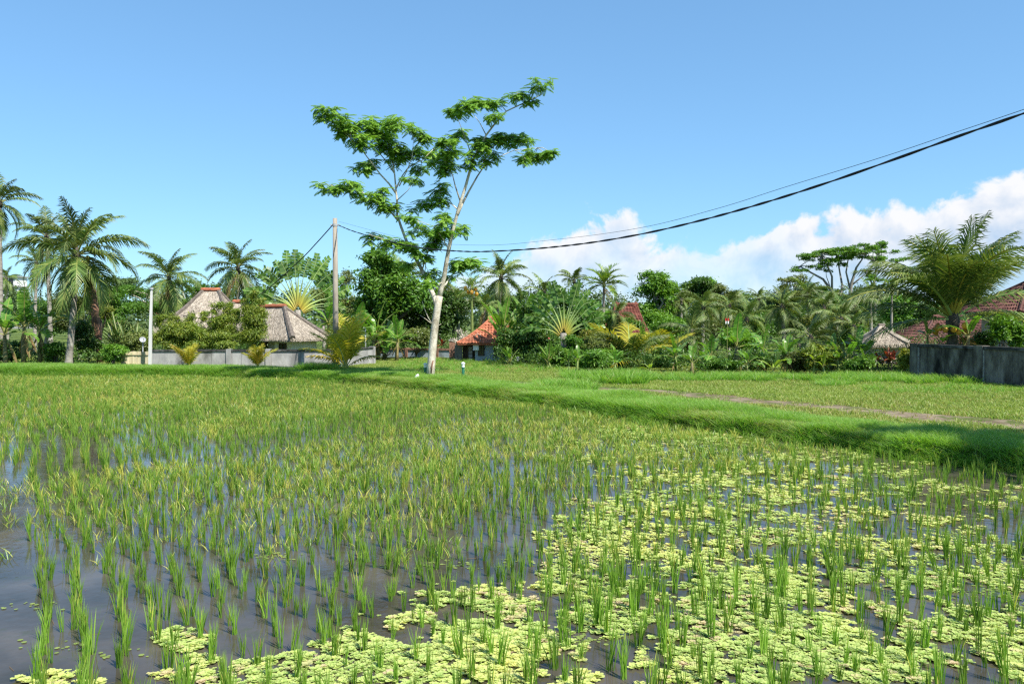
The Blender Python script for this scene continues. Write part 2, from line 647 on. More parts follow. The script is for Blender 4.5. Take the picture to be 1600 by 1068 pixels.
M['flower_red'] = leaf_mat("red_petal", [(0, (0.35, 0.02, 0.05)), (0.7, (0.50, 0.04, 0.09)), (1, (0.75, 0.45, 0.45))], tr=0.3, rough=0.6)
M['flower_white'] = leaf_mat("white_petal", [(0, (0.7, 0.7, 0.62)), (1, (0.85, 0.85, 0.80))], tr=0.3, rough=0.6)
M['far'] = leaf_mat("far_leaf", [(0, (0.058, 0.106, 0.031)), (0.6, (0.096, 0.159, 0.046)), (1, (0.160, 0.227, 0.072))], tr=0.25, rough=0.6)
M['bark_pale'] = surf_mat("pale_bark", (0.40, 0.355, 0.265), (0.66, 0.61, 0.50), 7, 9, 0.85, 0.6, (1, 1, 0.6), c3=(0.22, 0.185, 0.125), c3scale=2.2, spec=0.15, c3pos=(0.5, 0.68))
M['bark_coco'] = surf_mat("coconut_bark", (0.16, 0.14, 0.115), (0.38, 0.35, 0.30), 2.0, 8, 0.9, 0.6, (1, 1, 4), spec=0.15)
M['bark_dark'] = surf_mat("dark_bark", (0.045, 0.038, 0.03), (0.13, 0.11, 0.09), 5, 8, 0.9, 0.6, (1, 1, 0.4), spec=0.15)
M['bark_grey'] = surf_mat("grey_bark", (0.16, 0.145, 0.12), (0.34, 0.31, 0.27), 5, 8, 0.9, 0.5, (1, 1, 0.4), spec=0.15)
M['banana_stem'] = surf_mat("banana_stem_sheath", (0.10, 0.09, 0.035), (0.25, 0.22, 0.10), 4, 6, 0.7, 0.4, (1, 1, 0.25), c3=(0.10, 0.06, 0.03), c3scale=3)
M['green_stem'] = surf_mat("green_stem_skin", (0.12, 0.17, 0.04), (0.20, 0.25, 0.07), 4, 6, 0.6, 0.2, (1, 1, 3))
M['fibre'] = surf_mat("red_brown_fibre", (0.13, 0.065, 0.04), (0.30, 0.17, 0.11), 9, 6, 0.95, 0.8, (1, 1, 0.2))
M['concrete_grey'] = surf_mat("grey_wall_render", (0.24, 0.235, 0.225), (0.40, 0.39, 0.375), 2.2, 9, 0.95, 0.35, (1, 1, 0.5), c3=(0.12, 0.118, 0.11), c3scale=1.3, spec=0.1, c3pos=(0.52, 0.72))
M['concrete_dark'] = surf_mat("blackened_wall_render", (0.042, 0.037, 0.030), (0.225, 0.205, 0.175), 3.4, 12, 0.95, 1.0, (1, 1, 0.3), c3=(0.018, 0.018, 0.016), c3scale=1.3, spec=0.1, c3pos=(0.5, 0.68))
M['coping_dark'] = surf_mat("mossy_coping", (0.025, 0.026, 0.024), (0.075, 0.075, 0.07), 5, 8, 0.95, 0.5, c3=(0.15, 0.15, 0.145), c3scale=2.5, spec=0.1, c3pos=(0.55, 0.7))
M['edge_pale'] = surf_mat("pale_cement_edge", (0.17, 0.165, 0.15), (0.30, 0.29, 0.27), 6, 6, 0.95, 0.3)
M['pole'] = surf_mat("concrete_pole", (0.22, 0.19, 0.15), (0.36, 0.32, 0.265), 3, 8, 0.9, 0.3, (1, 1, 0.3), spec=0.15)
M['pole_pale'] = surf_mat("pale_pole", (0.50, 0.49, 0.46), (0.68, 0.67, 0.63), 3, 6, 0.8, 0.2, (1, 1, 0.3))
M['thatch'] = surf_mat("weathered_thatch", (0.25, 0.21, 0.165), (0.46, 0.40, 0.325), 7, 8, 0.95, 0.7, (1, 1, 0.5), spec=0.05, attr=True)
M['thatch_ridge'] = surf_mat("dark_thatch_ridge", (0.10, 0.085, 0.072), (0.20, 0.17, 0.145), 8, 8, 0.95, 0.7, spec=0.05, attr=True)
M['tile_red'] = surf_mat("orange_red_clay", (0.27, 0.085, 0.045), (0.46, 0.17, 0.095), 3, 8, 0.85, 0.3, spec=0.15, attr=True, c3=(0.16, 0.075, 0.05), c3scale=1.2, c3pos=(0.55, 0.75))
M['tile_old'] = surf_mat("dark_red_clay", (0.11, 0.036, 0.026), (0.21, 0.078, 0.056), 3, 8, 0.85, 0.3, spec=0.15, attr=True, c3=(0.075, 0.04, 0.034), c3scale=1.2, c3pos=(0.5, 0.7))
M['tile_brown'] = surf_mat("brown_clay", (0.075, 0.034, 0.026), (0.165, 0.074, 0.058), 3, 8, 0.8, 0.3, spec=0.2, attr=True, c3=(0.06, 0.04, 0.036), c3scale=1.0, c3pos=(0.5, 0.7))
M['wall_white'] = surf_mat("white_paint", (0.62, 0.62, 0.60), (0.78, 0.78, 0.76), 2, 8, 0.85, 0.1)
M['wall_blue'] = surf_mat("blue_grey_paint", (0.24, 0.30, 0.34), (0.38, 0.44, 0.48), 2, 8, 0.85, 0.15, c3=(0.16, 0.18, 0.18), c3scale=1.5)
M['wall_beige'] = surf_mat("beige_render", (0.36, 0.32, 0.25), (0.50, 0.45, 0.36), 2, 8, 0.9, 0.2)
M['wood_dark'] = surf_mat("dark_wood", (0.035, 0.025, 0.018), (0.09, 0.065, 0.045), 6, 6, 0.8, 0.3, (1, 1, 0.2))
M['wood_grey'] = surf_mat("weathered_wood", (0.10, 0.095, 0.085), (0.20, 0.185, 0.165), 6, 6, 0.85, 0.3, (1, 1, 0.2))
M['brick_brown'] = surf_mat("brown_brick", (0.17, 0.085, 0.055), (0.30, 0.17, 0.115), 6, 6, 0.9, 0.4)
M['bamboo_slat'] = surf_mat("split_bamboo", (0.42, 0.35, 0.21), (0.62, 0.54, 0.36), 5, 6, 0.75, 0.2, (1, 1, 0.1), attr=True)
M['glass'] = surf_mat("dark_window_glass", (0.02, 0.025, 0.03), (0.04, 0.045, 0.05), 2, 2, 0.08, 0.0, spec=0.6)
M['cable'] = surf_mat("black_cable_rubber", (0.012, 0.012, 0.013), (0.03, 0.03, 0.032), 20, 2, 0.6, 0.1)
M['lamp_green'] = surf_mat("green_lamp_paint", (0.02, 0.13, 0.075), (0.04, 0.19, 0.11), 6, 4, 0.5, 0.1)
M['lamp_white'] = surf_mat("white_lamp_plastic", (0.62, 0.64, 0.64), (0.75, 0.76, 0.76), 6, 4, 0.4, 0.0)
M['stone_white'] = surf_mat("white_stone", (0.55, 0.55, 0.50), (0.75, 0.74, 0.70), 8, 6, 0.8, 0.3)
M['metal'] = surf_mat("grey_metal", (0.30, 0.31, 0.32), (0.42, 0.43, 0.44), 6, 4, 0.45, 0.0)
M['nut_orange'] = surf_mat("orange_coconut_husk", (0.52, 0.24, 0.03), (0.72, 0.40, 0.06), 5, 4, 0.5, 0.1)
M['nut_green'] = surf_mat("green_coconut_husk", (0.16, 0.17, 0.03), (0.30, 0.28, 0.06), 5, 4, 0.5, 0.1)
M['flag_red'] = surf_mat("red_cloth", (0.55, 0.02, 0.03), (0.65, 0.03, 0.04), 9, 3, 0.8, 0.1)
M['flag_white'] = surf_mat("white_cloth", (0.72, 0.72, 0.72), (0.8, 0.8, 0.8), 9, 3, 0.8, 0.1)
M['soil'] = surf_mat("bank_mud", (0.035, 0.026, 0.017), (0.09, 0.068, 0.045), 4, 8, 0.9, 0.8)

# ------------------------------------------------------------------ land: paddy basin, bank, lawn
EDGE = [G(*p) for p in [(-900, 588), (0, 588), (300, 589), (480, 594), (594, 603), (661, 611), (729, 620), (796, 628), (864, 638), (978, 655),
                        (1060, 668), (1195, 686), (1310, 702), (1397, 716), (1465, 723), (1600, 742), (1800, 772), (2300, 850)]]
EDGE = np.array([(p.x, p.y) for p in EDGE] + [(12.6, 4.5), (13.4, 0.5), (14.0, -4.0)])
PATH = np.array([(p.x, p.y) for p in [G(*q, 0.22) for q in [(800, 596), (880, 601), (1000, 608), (1100, 617), (1250, 629), (1400, 643), (1600, 661), (1900, 690), (2400, 740)]]])


def seg_dist(x, y, line):
    """signed distance to a polyline (positive on its left when walked backwards = beyond the paddy)"""
    best = np.full(np.shape(x), 1e9)
    sgn = np.ones(np.shape(x))
    for (ax, ay), (bx, by) in zip(line[:-1], line[1:]):
        dx, dy = bx - ax, by - ay
        t = np.clip(((x - ax) * dx + (y - ay) * dy) / (dx * dx + dy * dy), 0, 1)
        ex, ey = x - (ax + t * dx), y - (ay + t * dy)
        d = np.hypot(ex, ey)
        cr = dx * (y - ay) - dy * (x - ax)
        upd = d < best - 1e-9
        best = np.where(upd, d, best)
        sgn = np.where(upd, np.sign(cr), sgn)
    return best * sgn


def sstep(a, b, x):
    t = np.clip((x - a) / (b - a), 0, 1)
    return t * t * (3 - 2 * t)


def gz(x, y):
    """height of the land"""
    x = np.asarray(x, float)
    y = np.asarray(y, float)
    s = seg_dist(x, y, EDGE) + (fbm(x * 1.3, y * 1.3, 5, 3) - 0.5) * 0.55
    z = -0.2 + 0.37 * sstep(-0.12, 0.45, s)
    z = z + 0.05 * sstep(0.1, 0.8, s) * (1 - sstep(1.5, 2.6, s))
    z = z + (fbm(x * 0.5, y * 0.5, 9, 3) - 0.5) * 0.10 * sstep(0.2, 1.5, s)
    near = sstep(3.0, 1.5, y) * 0.55
    return np.maximum(z, -0.2 + near * 1.0)


def gzf(x, y):
    return float(gz(np.array([x]), np.array([y]))[0])


def axis(lo, hi, step, far_lo, far_hi):
    a = list(np.arange(lo, hi, step))
    s, v = step, a[0]
    while v > far_lo:
        s *= 1.5
        v -= s
        a.insert(0, v)
    s, v = step, a[-1]
    while v < far_hi:
        s *= 1.5
        v += s
        a.append(v)
    return np.array(a)


xs = axis(-32, 30, 0.3, -3500, 3500)
ys = axis(0, 46, 0.25, -3000, 4000)
X, Y = np.meshgrid(xs, ys)
Z = gz(X.ravel(), Y.ravel()).reshape(X.shape)
nx, ny = len(xs), len(ys)
I = np.arange(nx * ny).reshape(ny, nx)
q = np.stack([I[:-1, :-1], I[:-1, 1:], I[1:, 1:], I[1:, :-1]], -1).reshape(-1, 4)
T = np.concatenate([q[:, [0, 1, 2]], q[:, [0, 2, 3]]])
me = np_mesh("ground", np.stack([X.ravel(), Y.ravel(), Z.ravel()], 1), T, np.full((nx * ny, 3), 0.5), M['ground'])
me.polygons.foreach_set('use_smooth', [True] * len(me.polygons))
kind(link("ground", me), 'structure')

b = MB()
far = [(p[0], p[1] + 0.3) for p in EDGE[:-3]]
poly = far + [(13.0, 4.5), (13.8, 1.0), (-60, 1.0)]
b.add([(x, y, 0.0) for x, y in poly], [tuple(range(len(poly)))[::-1]])
wob = b.obj("paddy_water", M['water'])
kind(wob, 'structure')
if wob.data.polygons[0].normal.z < 0:
    wob.data.flip_normals()

# the worn footpath, a thin sheet following the land
b = MB()
pl = []
for (ax, ay), (bx, by) in zip(PATH[:-1], PATH[1:]):
    n = max(2, int(math.hypot(bx - ax, by - ay) / 0.35))
    for i in range(n):
        pl.append((ax + (bx - ax) * i / n, ay + (by - ay) * i / n))
K = 7
for i, (x, y) in enumerate(pl):
    x2, y2 = pl[min(i + 1, len(pl) - 1)]
    x1, y1 = pl[max(i - 1, 0)]
    t = Vector((x2 - x1, y2 - y1)).normalized()
    nrm = Vector((-t.y, t.x))
    w = 0.95 * min(1, 0.25 + i / 25) * (0.75 + 0.6 * float(fbm(i * 0.21, 3.3, 2)))
    off = (float(fbm(i * 0.12, 8.8, 4)) - 0.5) * 0.7
    for k in range(K):
        u = (k / (K - 1) * 2 - 1) * w + off + (random.random() - 0.5) * 0.08
        px, py = x + nrm.x * u, y + nrm.y * u
        b.add([(px, py, gzf(px, py) + (0.012 if 0 < k < K - 1 else -0.02))], [])
for i in range(len(pl) - 1):
    for k in range(K - 1):
        a = i * K + k
        b.f.append((a, a + 1, a + K + 1, a + K))
        b.m.append(0)
kind(b.obj("footpath", M['path'], smooth=True), 'structure')


# ------------------------------------------------------------------ grass, rice, water lettuce templates
def blade_T(n_blades, h, w, spread, bend, seg, r, base=0.02, wilt=0.0, hvar=0.35):
    V, T, C = [], [], []
    for i in range(n_blades):
        a = r.uniform(0, 2 * math.pi)
        hh = h * r.uniform(1 - hvar, 1.0)
        lean = spread * r.uniform(0.2, 1.0)
        bd = bend * r.uniform(0.2, 1.3)
        ca, sa = math.cos(a), math.sin(a)
        wa = r.uniform(0, math.pi)
        wx, wy = math.cos(wa), math.sin(wa)
        bx, by = r.uniform(-base, base), r.uniform(-base, base)
        rnd = r.uniform(0, 1)
        wl = 1.0 * (r.random() < wilt) * r.uniform(0.5, 1)
        n0 = len(V)
        for k in range(seg + 1):
            t = k / seg
            rad = hh * (lean * t + bd * t * t)
            z = hh * (t - 0.5 * bd * bd * t ** 3 * 0.6)
            ww = w * (1 - t) ** 0.6 * (0.6 + 0.8 * min(t * 2, 1)) * 0.5
            p = (bx + ca * rad, by + sa * rad, z)
            if k < seg:
                V.append((p[0] - wx * ww, p[1] - wy * ww, z))
                V.append((p[0] + wx * ww, p[1] + wy * ww, z))
                C += [(rnd, t, wl)] * 2
            else:
                V.append(p)
                C.append((rnd, 1, wl))
        for k in range(seg - 1):
            j = n0 + 2 * k
            T += [(j, j + 1, j + 3), (j, j + 3, j + 2)]
        j = n0 + 2 * (seg - 1)
        T.append((j, j + 1, j + 2))
    return np.array(V, float), np.array(T, int), np.array(C, float)


rr = np.random.default_rng(3)
RICE_NEAR = [blade_T(int(rr.integers(13, 26)), rr.uniform(0.29, 0.37), 0.0072, 0.095, rr.uniform(0.05, 0.20), 4, rr, 0.020, 0.06) for _ in range(16)]
RICE_MID = [blade_T(int(rr.integers(10, 17)), rr.uniform(0.26, 0.35), 0.0082, 0.10, rr.uniform(0.05, 0.20), 3, rr, 0.018, 0.05) for _ in range(14)]
RICE_FAR = [blade_T(int(rr.integers(7, 12)), rr.uniform(0.24, 0.32), 0.0110, 0.15, 0.20, 2, rr, 0.022, 0.06) for _ in range(14)]
WEED = [blade_T(int(rr.integers(6, 12)), rr.uniform(0.10, 0.18), 0.011, 0.6, 0.6, 2, rr, 0.07, 0.40) for _ in range(14)]
LAWN = [blade_T(7, 0.11, 0.013, 0.5, 0.5, 2, rr, 0.08, 0.10) for _ in range(10)]
BANK = [blade_T(8, 0.36, 0.011, 0.42, 0.75, 3, rr, 0.07, 0.06) for _ in range(12)]
TALL = [blade_T(9, 0.48, 0.016, 0.30, 0.6, 3, rr, 0.07, 0.05) for _ in range(10)]

# ---- rice: square planting grid turned 32.7 degrees
PX_SP = 0.25
AL_SP = 0.20                  # closer along the row
ang = R(32.7)
ux, uy = -math.sin(ang), math.cos(ang)
vx, vy = math.cos(ang), math.sin(ang)
gi, gj = np.meshgrid(np.arange(-160, 240), np.arange(-140, 140))
gi = gi.ravel()
gj = gj.ravel()
jx = rng.normal(0, 0.036, gi.size)
jy = rng.normal(0, 0.036, gi.size)
wv = 0.10 * np.sin(gi * 0.13 + gj * 0.05)
bx = -3.17 + gi * AL_SP * ux + (gj * PX_SP + wv) * vx + jx
by = 5.33 + gi * AL_SP * uy + (gj * PX_SP + wv) * vy + jy
sd = seg_dist(bx, by, EDGE)
ok = (sd < -0.12) & (by > 3.2) & (by < 40) & (np.abs(bx) < by * 0.643 + 2.4) & (rng.random(bx.size) > 0.07)
bx, by, sd = bx[ok], by[ok], sd[ok]
gj_, gi_ = gj[ok], gi[ok]
pp = proj(np.stack([bx, by, np.zeros_like(bx)], 1))
# the water left of the first row is open
ok = ~((pp[:, 0] < 45) & (pp[:, 1] > 730)) 
bx, by, sd, pp, gj_ = bx[ok], by[ok], sd[ok], pp[ok], gj_[ok]

# where the yellowed, matted patches lie
wilt_f = fbm(bx * 0.35, by * 0.35, 21, 3)
wilt_m = sstep(0.42, 0.62, wilt_f) * sstep(9.0, 14.0, by + 0.25 * bx + 2)
wilt_m *= 1 - sstep(0.0, 3.0, bx - (2.5 + 0.25 * (by - 10)))
size = 0.66 + 0.6 * fbm(bx * 0.9, by * 0.9, 33, 3) + rng.normal(0, 0.14, bx.size)
size *= np.where(rng.random(bx.size) < 0.08, 0.6, 1.0)
size = np.clip(size, 0.45, 1.25)
size = size * np.where((pp[:, 0] < 520) & (by < 11), 1.02, 1.0)


def lettuce_cover(x, y):
    """0..1: how thick the water lettuce lies"""
    P = proj(np.stack([x, y, np.zeros_like(x)], 1))
    px, py = P[:, 0], P[:, 1]
    cov = np.zeros_like(x)
    for cx, cy, rx, ry, k in LETTUCE:
        d2 = ((px - cx) / rx) ** 2 + ((py - cy) / ry) ** 2
        cov = np.maximum(cov, k * (1 - sstep(0.35, 1.5, d2)))
    n = 0.46 * fbm(x * 1.6, y * 1.6, 41, 4) + 0.54 * fbm(x * 5.5, y * 5.5, 47, 3)
    return cov, n


LETTUCE = [(730, 965, 130, 55, .95), (620, 1000, 130, 45, .8), (450, 1050, 200, 30, .95), (285, 1000, 50, 18, .8), (110, 1062, 70, 14, .9),
           (435, 955, 24, 10, .75), (480, 985, 22, 8, .75), (760, 1040, 200, 50, .98), (1000, 905, 190, 60, .86), (960, 830, 110, 50, .85), (1040, 790, 120, 30, .8),
           (1120, 850, 200, 40, .8), (1050, 960, 200, 50, .85), (1120, 1040, 200, 45, .85), (1300, 950, 200, 90, .9), (1420, 1010, 260, 70, .9),
           (1330, 870, 220, 50, .78), (1520, 900, 140, 60, .68), (1560, 1000, 120, 80, .8), (1270, 800, 260, 45, .62), (1180, 745, 260, 40, .6), (1400, 780, 200, 35, .52),
           (1180, 700, 190, 28, .72), (1050, 676, 110, 14, .7), (1300, 725, 150, 20, .66), (1560, 765, 60, 10, .6), (980, 700, 120, 30, .45)]

covr, nr_ = lettuce_cover(bx, by)
in_lettuce = covr * 0.80 + (nr_ - 0.5) * 3.0 > 0.55
order = np.argsort(by)
near_idx = []
for k in order:
    if len(near_idx) >= 300:
        break
    if -6 < pp[k, 0] < 1606 and pp[k, 1] < 1085:
        near_idx.append(k)
near_idx = np.array(near_idx)
is_near = np.zeros(bx.size, bool)
is_near[near_idx] = True
near_meshes = [np_mesh("rice_plant", V, T, C, M['rice']) for V, T, C in RICE_NEAR]
ORD = ["nearest", "second nearest", "third nearest", "fourth nearest", "fifth nearest", "sixth nearest", "seventh nearest", "eighth nearest", "ninth nearest", "tenth nearest"]
LTR = ["first", "second", "third", "fourth", "fifth", "sixth", "seventh", "eighth", "ninth", "tenth", "eleventh", "twelfth", "thirteenth", "fourteenth", "fifteenth", "sixteenth", "seventeenth", "eighteenth"]
labels = {}
left_rows = sorted({int(gj_[k]) for k in near_idx if pp[k, 0] < 300})[:5]
for q, row in enumerate(left_rows):
    ks = sorted([k for k in near_idx if gj_[k] == row and pp[k, 0] < 420], key=lambda k: by[k])
    for i, k in enumerate(ks[:10]):
        labels[k] = "rice clump in the %s close row from the left, %s the viewer" % (LTR[q], ORD[i])
cells = {}
for k in near_idx:
    if k in labels:
        continue
    zx_ = ("far left", "left half", "middle", "right half", "far right")[int(np.clip(pp[k, 0] / 320, 0, 4))]
    zy_ = ("at bottom edge", "above bottom edge", "farther back", "farthest back")[int(np.clip((1078 - pp[k, 1]) / 46, 0, 3))]
    hgt = "tall" if size[k] > 1.06 else ("short" if size[k] < 0.92 else "green")
    sub_ = "water lettuce" if in_lettuce[k] else "muddy water"
    cells.setdefault("%s rice clump in %s, %s, %s" % (hgt, sub_, zx_, zy_), []).append(k)
for base_, ks in cells.items():
    ks.sort(key=lambda k: pp[k, 0])
    for i, k in enumerate(ks):
        labels[k] = base_ if len(ks) == 1 else base_ + ", %s from left" % LTR[min(i, 17)]
for k in near_idx:
    o = link("rice_plant", near_meshes[int(rng.integers(0, len(near_meshes)))])
    o.location = (bx[k], by[k], -0.02)
    o.rotation_euler = (rng.normal(0, 0.05), rng.normal(0, 0.05), rng.uniform(0, 6.28))
    s = size[k] * 1.02
    o.scale = (s * rng.uniform(0.85, 1.2), s * rng.uniform(0.85, 1.2), s)
    tag(o, labels[k], "rice plant", "rice plants in the front of the paddy")

rest = np.nonzero(~is_near)[0]
sp = Soup()
for temps, sel in ((RICE_NEAR, rest[by[rest] < 8]), (RICE_MID, rest[(by[rest] >= 8) & (by[rest] < 14)]), (RICE_FAR, rest[by[rest] >= 14])):
    n = len(sel)
    w = wilt_m[sel]
    wl = np.where(rng.random(n) < w * 0.28, rng.uniform(0.2, 0.8, n), w * 0.05)
    sc = np.stack([size[sel] * (1.05 + 0.5 * w), size[sel] * (1.0 - 0.30 * w)], 1)
    sp.scatter(temps, np.stack([bx[sel], by[sel], np.full(n, -0.02)], 1), rng.uniform(0, 6.28, n), sc, wl, rng.random(n), rng.normal(0, 0.07, (n, 2)))
kind(sp.obj("rice_field", M['rice']), 'stuff')

# matted yellow shoots between the rows
n = 60000
yy = np.sqrt(rng.uniform(7.5 ** 2, 34 ** 2, n))
xx = rng.uniform(-0.66, 0.5, n) * yy
ws = fbm(xx * 0.35, yy * 0.35, 21, 3)
wm = sstep(0.40, 0.60, ws) * sstep(8.0, 13.0, yy + 0.25 * xx + 2) * (1 - sstep(0.0, 3.0, xx - (2.5 + 0.25 * (yy - 10))))
wm = np.maximum(wm, 0.55 * sstep(15, 22, yy) * (1 - sstep(0.0, 4.0, xx - (1 + 0.2 * (yy - 10)))))
ok = (rng.random(n) < wm * 0.46) & (seg_dist(xx, yy, EDGE) < -0.2)
xx, yy = xx[ok], yy[ok]
n = len(xx)
sp = Soup()
patch = sstep(0.5, 0.66, fbm(xx * 0.9, yy * 0.9, 77, 3))
wl = np.where(rng.random(n) < 0.06 + 0.40 * patch, rng.uniform(0.4, 1.0, n), 0.0)
sp.scatter(WEED, np.stack([xx, yy, np.full(n, -0.01)], 1), rng.uniform(0, 6.28, n), np.stack([rng.uniform(0.6, 1.0, n), rng.uniform(0.6, 1.15, n)], 1), wl, rng.random(n))
kind(sp.obj("paddy_weeds", M['rice']), 'stuff')


# ---- floating water lettuce
def rosette_T(r, nl, seg=3):
    V, T, C = [], [], []
    a0 = r.uniform(0, 6.28)
    col = r.uniform(0, 1)
    for i in range(nl):
        a = a0 + 2 * math.pi * i / nl + r.uniform(-0.25, 0.25)
        inner = i % 2
        L = (0.62 if inner else 1.0) * r.uniform(0.8, 1.1)
        el = (0.62 if inner else 0.26) * r.uniform(0.6, 1.2)
        ce, se = math.cos(el), math.sin(el)
        wd = 0.42 * L
        n0 = len(V)
        rad = [0.12, 0.62, 1.0]
        ww = [0.25, 1.0, 0.75]
        for k in range(3):
            q = rad[k] * L
            for s in (-1, 0, 1):
                x = q * ce * (0.93 if s and k == 2 else 1.0)
                z = q * se * (1 - 0.25 * rad[k]) + (0.10 * L * ww[k] if s else 0)
                y = s * ww[k] * wd
                V.append((x * math.cos(a) - y * math.sin(a), x * math.sin(a) + y * math.cos(a), z))
                C.append((np.clip(col * 0.6 + r.uniform(0, 0.4), 0, 1), rad[k] * (0.8 if s == 0 else 1), 0))
        for k in range(2):
            for s in range(2):
                j = n0 + k * 3 + s
                T += [(j, j + 1, j + 4), (j, j + 4, j + 3)]
    return np.array(V, float), np.array(T, int), np.array(C, float)


ROS = [rosette_T(rr, int(rr.integers(6, 9))) for _ in range(14)]
ROS_FAR = [rosette_T(rr, 4) for _ in range(8)]
sp = Soup()
for lo, hi, dens, temps, r0 in ((3.4, 7.5, 900, ROS, 0.042), (7.5, 11.0, 600, ROS_FAR, 0.048), (11.0, 19.0, 300, ROS_FAR, 0.062)):
    area = (hi * hi - lo * lo) * 0.5 * 1.36
    n = int(area * dens)
    yy = np.sqrt(rng.uniform(lo * lo, hi * hi, n))
    xx = rng.uniform(-0.68, 0.68, n) * yy
    c, nz = lettuce_cover(xx, yy)
    ok = (c * 0.80 + (nz - 0.5) * 3.0 > 0.55) & (c > 0.02) & (seg_dist(xx, yy, EDGE) < -0.1)
    ok |= (rng.random(n) < 0.012) & (c > 0.2) & (seg_dist(xx, yy, EDGE) < -0.1)
    xx, yy = xx[ok], yy[ok]
    n = len(xx)
    hue = fbm(xx * 1.1, yy * 1.1, 61, 3)
    brown = np.where(rng.random(n) < 0.04 + 0.35 * sstep(0.58, 0.7, fbm(xx * 1.8, yy * 1.8, 66, 3)), rng.uniform(0.2, 0.9, n), 0.0)
    sc = r0 * rng.uniform(0.40, 1.30, n) * (0.75 + 0.5 * fbm(xx * 0.8, yy * 0.8, 71, 2))
    sp.scatter(temps, np.stack([xx, yy, rng.uniform(-0.003, 0.014, n)], 1), rng.uniform(0, 6.28, n), sc, brown, np.clip(hue * 2.4 - 0.75 + rng.normal(0, 0.14, n), 0, 1))
kind(sp.obj("floating_water_lettuce", M['lettuce']), 'stuff')

# ---- films of duckweed
sp = Soup()
hexv = np.array([(math.cos(a), math.sin(a), 0.0) for a in np.arange(6) * math.pi / 3])
hext = np.array([(0, 1, 2), (0, 2, 3), (0, 3, 4), (0, 4, 5)])
n = 60000
yy = np.sqrt(rng.uniform(4.8 ** 2, 13 ** 2, n))
xx = rng.uniform(-0.66, 0.66, n) * yy
P = proj(np.stack([xx, yy, np.zeros(n)], 1))
cov = np.zeros(n)
for cx, cy, rx, ry, k in ((1560, 935, 80, 30, .9), (870, 1005, 80, 20, .9), (1160, 905, 60, 15, .6), (1490, 840, 60, 12, .6), (60, 950, 60, 10, .35), (440, 868, 40, 7, .8), (1000, 870, 50, 8, .6), (700, 880, 120, 12, .3), (60, 1010, 80, 12, .3), (180, 1020, 60, 10, .3)):
    cov = np.maximum(cov, k * (1 - sstep(0.3, 1.4, ((P[:, 0] - cx) / rx) ** 2 + ((P[:, 1] - cy) / ry) ** 2)))
ok = (rng.random(n) < cov) & (fbm(xx * 4, yy * 4, 55, 3) > 0.42)
xx, yy = xx[ok], yy[ok]
n = len(xx)
sp.scatter([(hexv, hext, np.full((6, 3), (0.5, 0.5, 0.0)))], np.stack([xx, yy, np.full(n, 0.004) + rng.uniform(0, 0.003, n)], 1), rng.uniform(0, 6, n), rng.uniform(0.008, 0.022, n), None, rng.random(n))
kind(sp.obj("duckweed_film", M['duckweed']), 'stuff')

# ---- dead straws and flecks on the water
sp = Soup()
st_v = np.array([(-.5, -.02, 0), (.5, -.014, 0), (.5, .014, .012), (-.5, .02, .006)])
st_t = np.array([(0, 1, 2), (0, 2, 3)])
n = 2600
yy = np.sqrt(rng.uniform(4.8 ** 2, 16 ** 2, n))
xx = rng.uniform(-0.66, 0.66, n) * yy
ok = seg_dist(xx, yy, EDGE) < -0.2
xx, yy = xx[ok], yy[ok]
n = len(xx)
sp.scatter([(st_v, st_t, np.full((4, 3), (0.5, 0.5, 0.0)))], np.stack([xx, yy, np.full(n, 0.005)], 1), rng.uniform(0, 6.3, n), rng.choice([0.02, 0.03, 0.05, 0.10, 0.16], n, p=[.45, .25, .15, .1, .05]), None, rng.random(n))
kind(sp.obj("floating_straw", M['banana_dry']), 'stuff')

# ---- lawn and bank grass
n = 235000
yy = np.sqrt(rng.uniform(10 ** 2, 47 ** 2, n))
xx = rng.uniform(-0.76, 0.95, n) * yy
s = seg_dist(xx, yy, EDGE)
pd = np.abs(seg_dist(xx, yy, PATH) + (fbm(xx * 0.8, yy * 0.8, 14, 3) - 0.5) * 1.2)
keep = (s > 0.5) & (rng.random(n) < np.where(pd < 0.72, 0.06, 1.0))
xx, yy, s, pd = xx[keep], yy[keep], s[keep], pd[keep]
n = len(xx)
z = gz(xx, yy)
dry = sstep(0.42, 0.66, fbm(xx * 0.25, yy * 0.25, 12, 4))
wl = np.where(rng.random(n) < 0.05 + 0.28 * dry, rng.uniform(0.3, 0.8, n), 0.0)
lh = 0.6 + 0.9 * fbm(xx * 0.7, yy * 0.7, 18, 3)
sp = Soup()
sp.scatter(LAWN, np.stack([xx, yy, z - 0.01], 1), rng.uniform(0, 6.28, n), np.stack([rng.uniform(0.8, 1.3, n), lh * rng.uniform(0.6, 1.1, n)], 1), wl, np.clip(0.25 * rng.random(n) + 0.75 * fbm(xx * 0.4, yy * 0.4, 31, 4) * 1.6 - 0.3, 0, 1))
kind(sp.obj("lawn_grass", M['lawn']), 'stuff')

n = 120000
# along the bank: sample points on the edge line
seglen = np.hypot(*(EDGE[1:] - EDGE[:-1]).T)
cum = np.concatenate([[0], np.cumsum(seglen)])
t = rng.uniform(0, cum[-1], n)
i = np.clip(np.searchsorted(cum, t) - 1, 0, len(seglen) - 1)
f = (t - cum[i]) / seglen[i]
base = EDGE[i] + (EDGE[i + 1] - EDGE[i]) * f[:, None]
dirv = (EDGE[i + 1] - EDGE[i]) / seglen[i][:, None]
nrm = np.stack([-dirv[:, 1], dirv[:, 0]], 1)
wdt = np.where(base[:, 0] < -6, 3.0, 1.9)
off = rng.uniform(-0.08, 1, n) * wdt
P = base + nrm * off[:, None]
xx, yy = P[:, 0], P[:, 1]
vis = (np.abs(xx) < yy * 0.95) & (yy > 5) & (np.abs(seg_dist(xx, yy, PATH)) > 0.75)
gap = fbm(xx * 1.4, yy * 1.4, 91, 3)
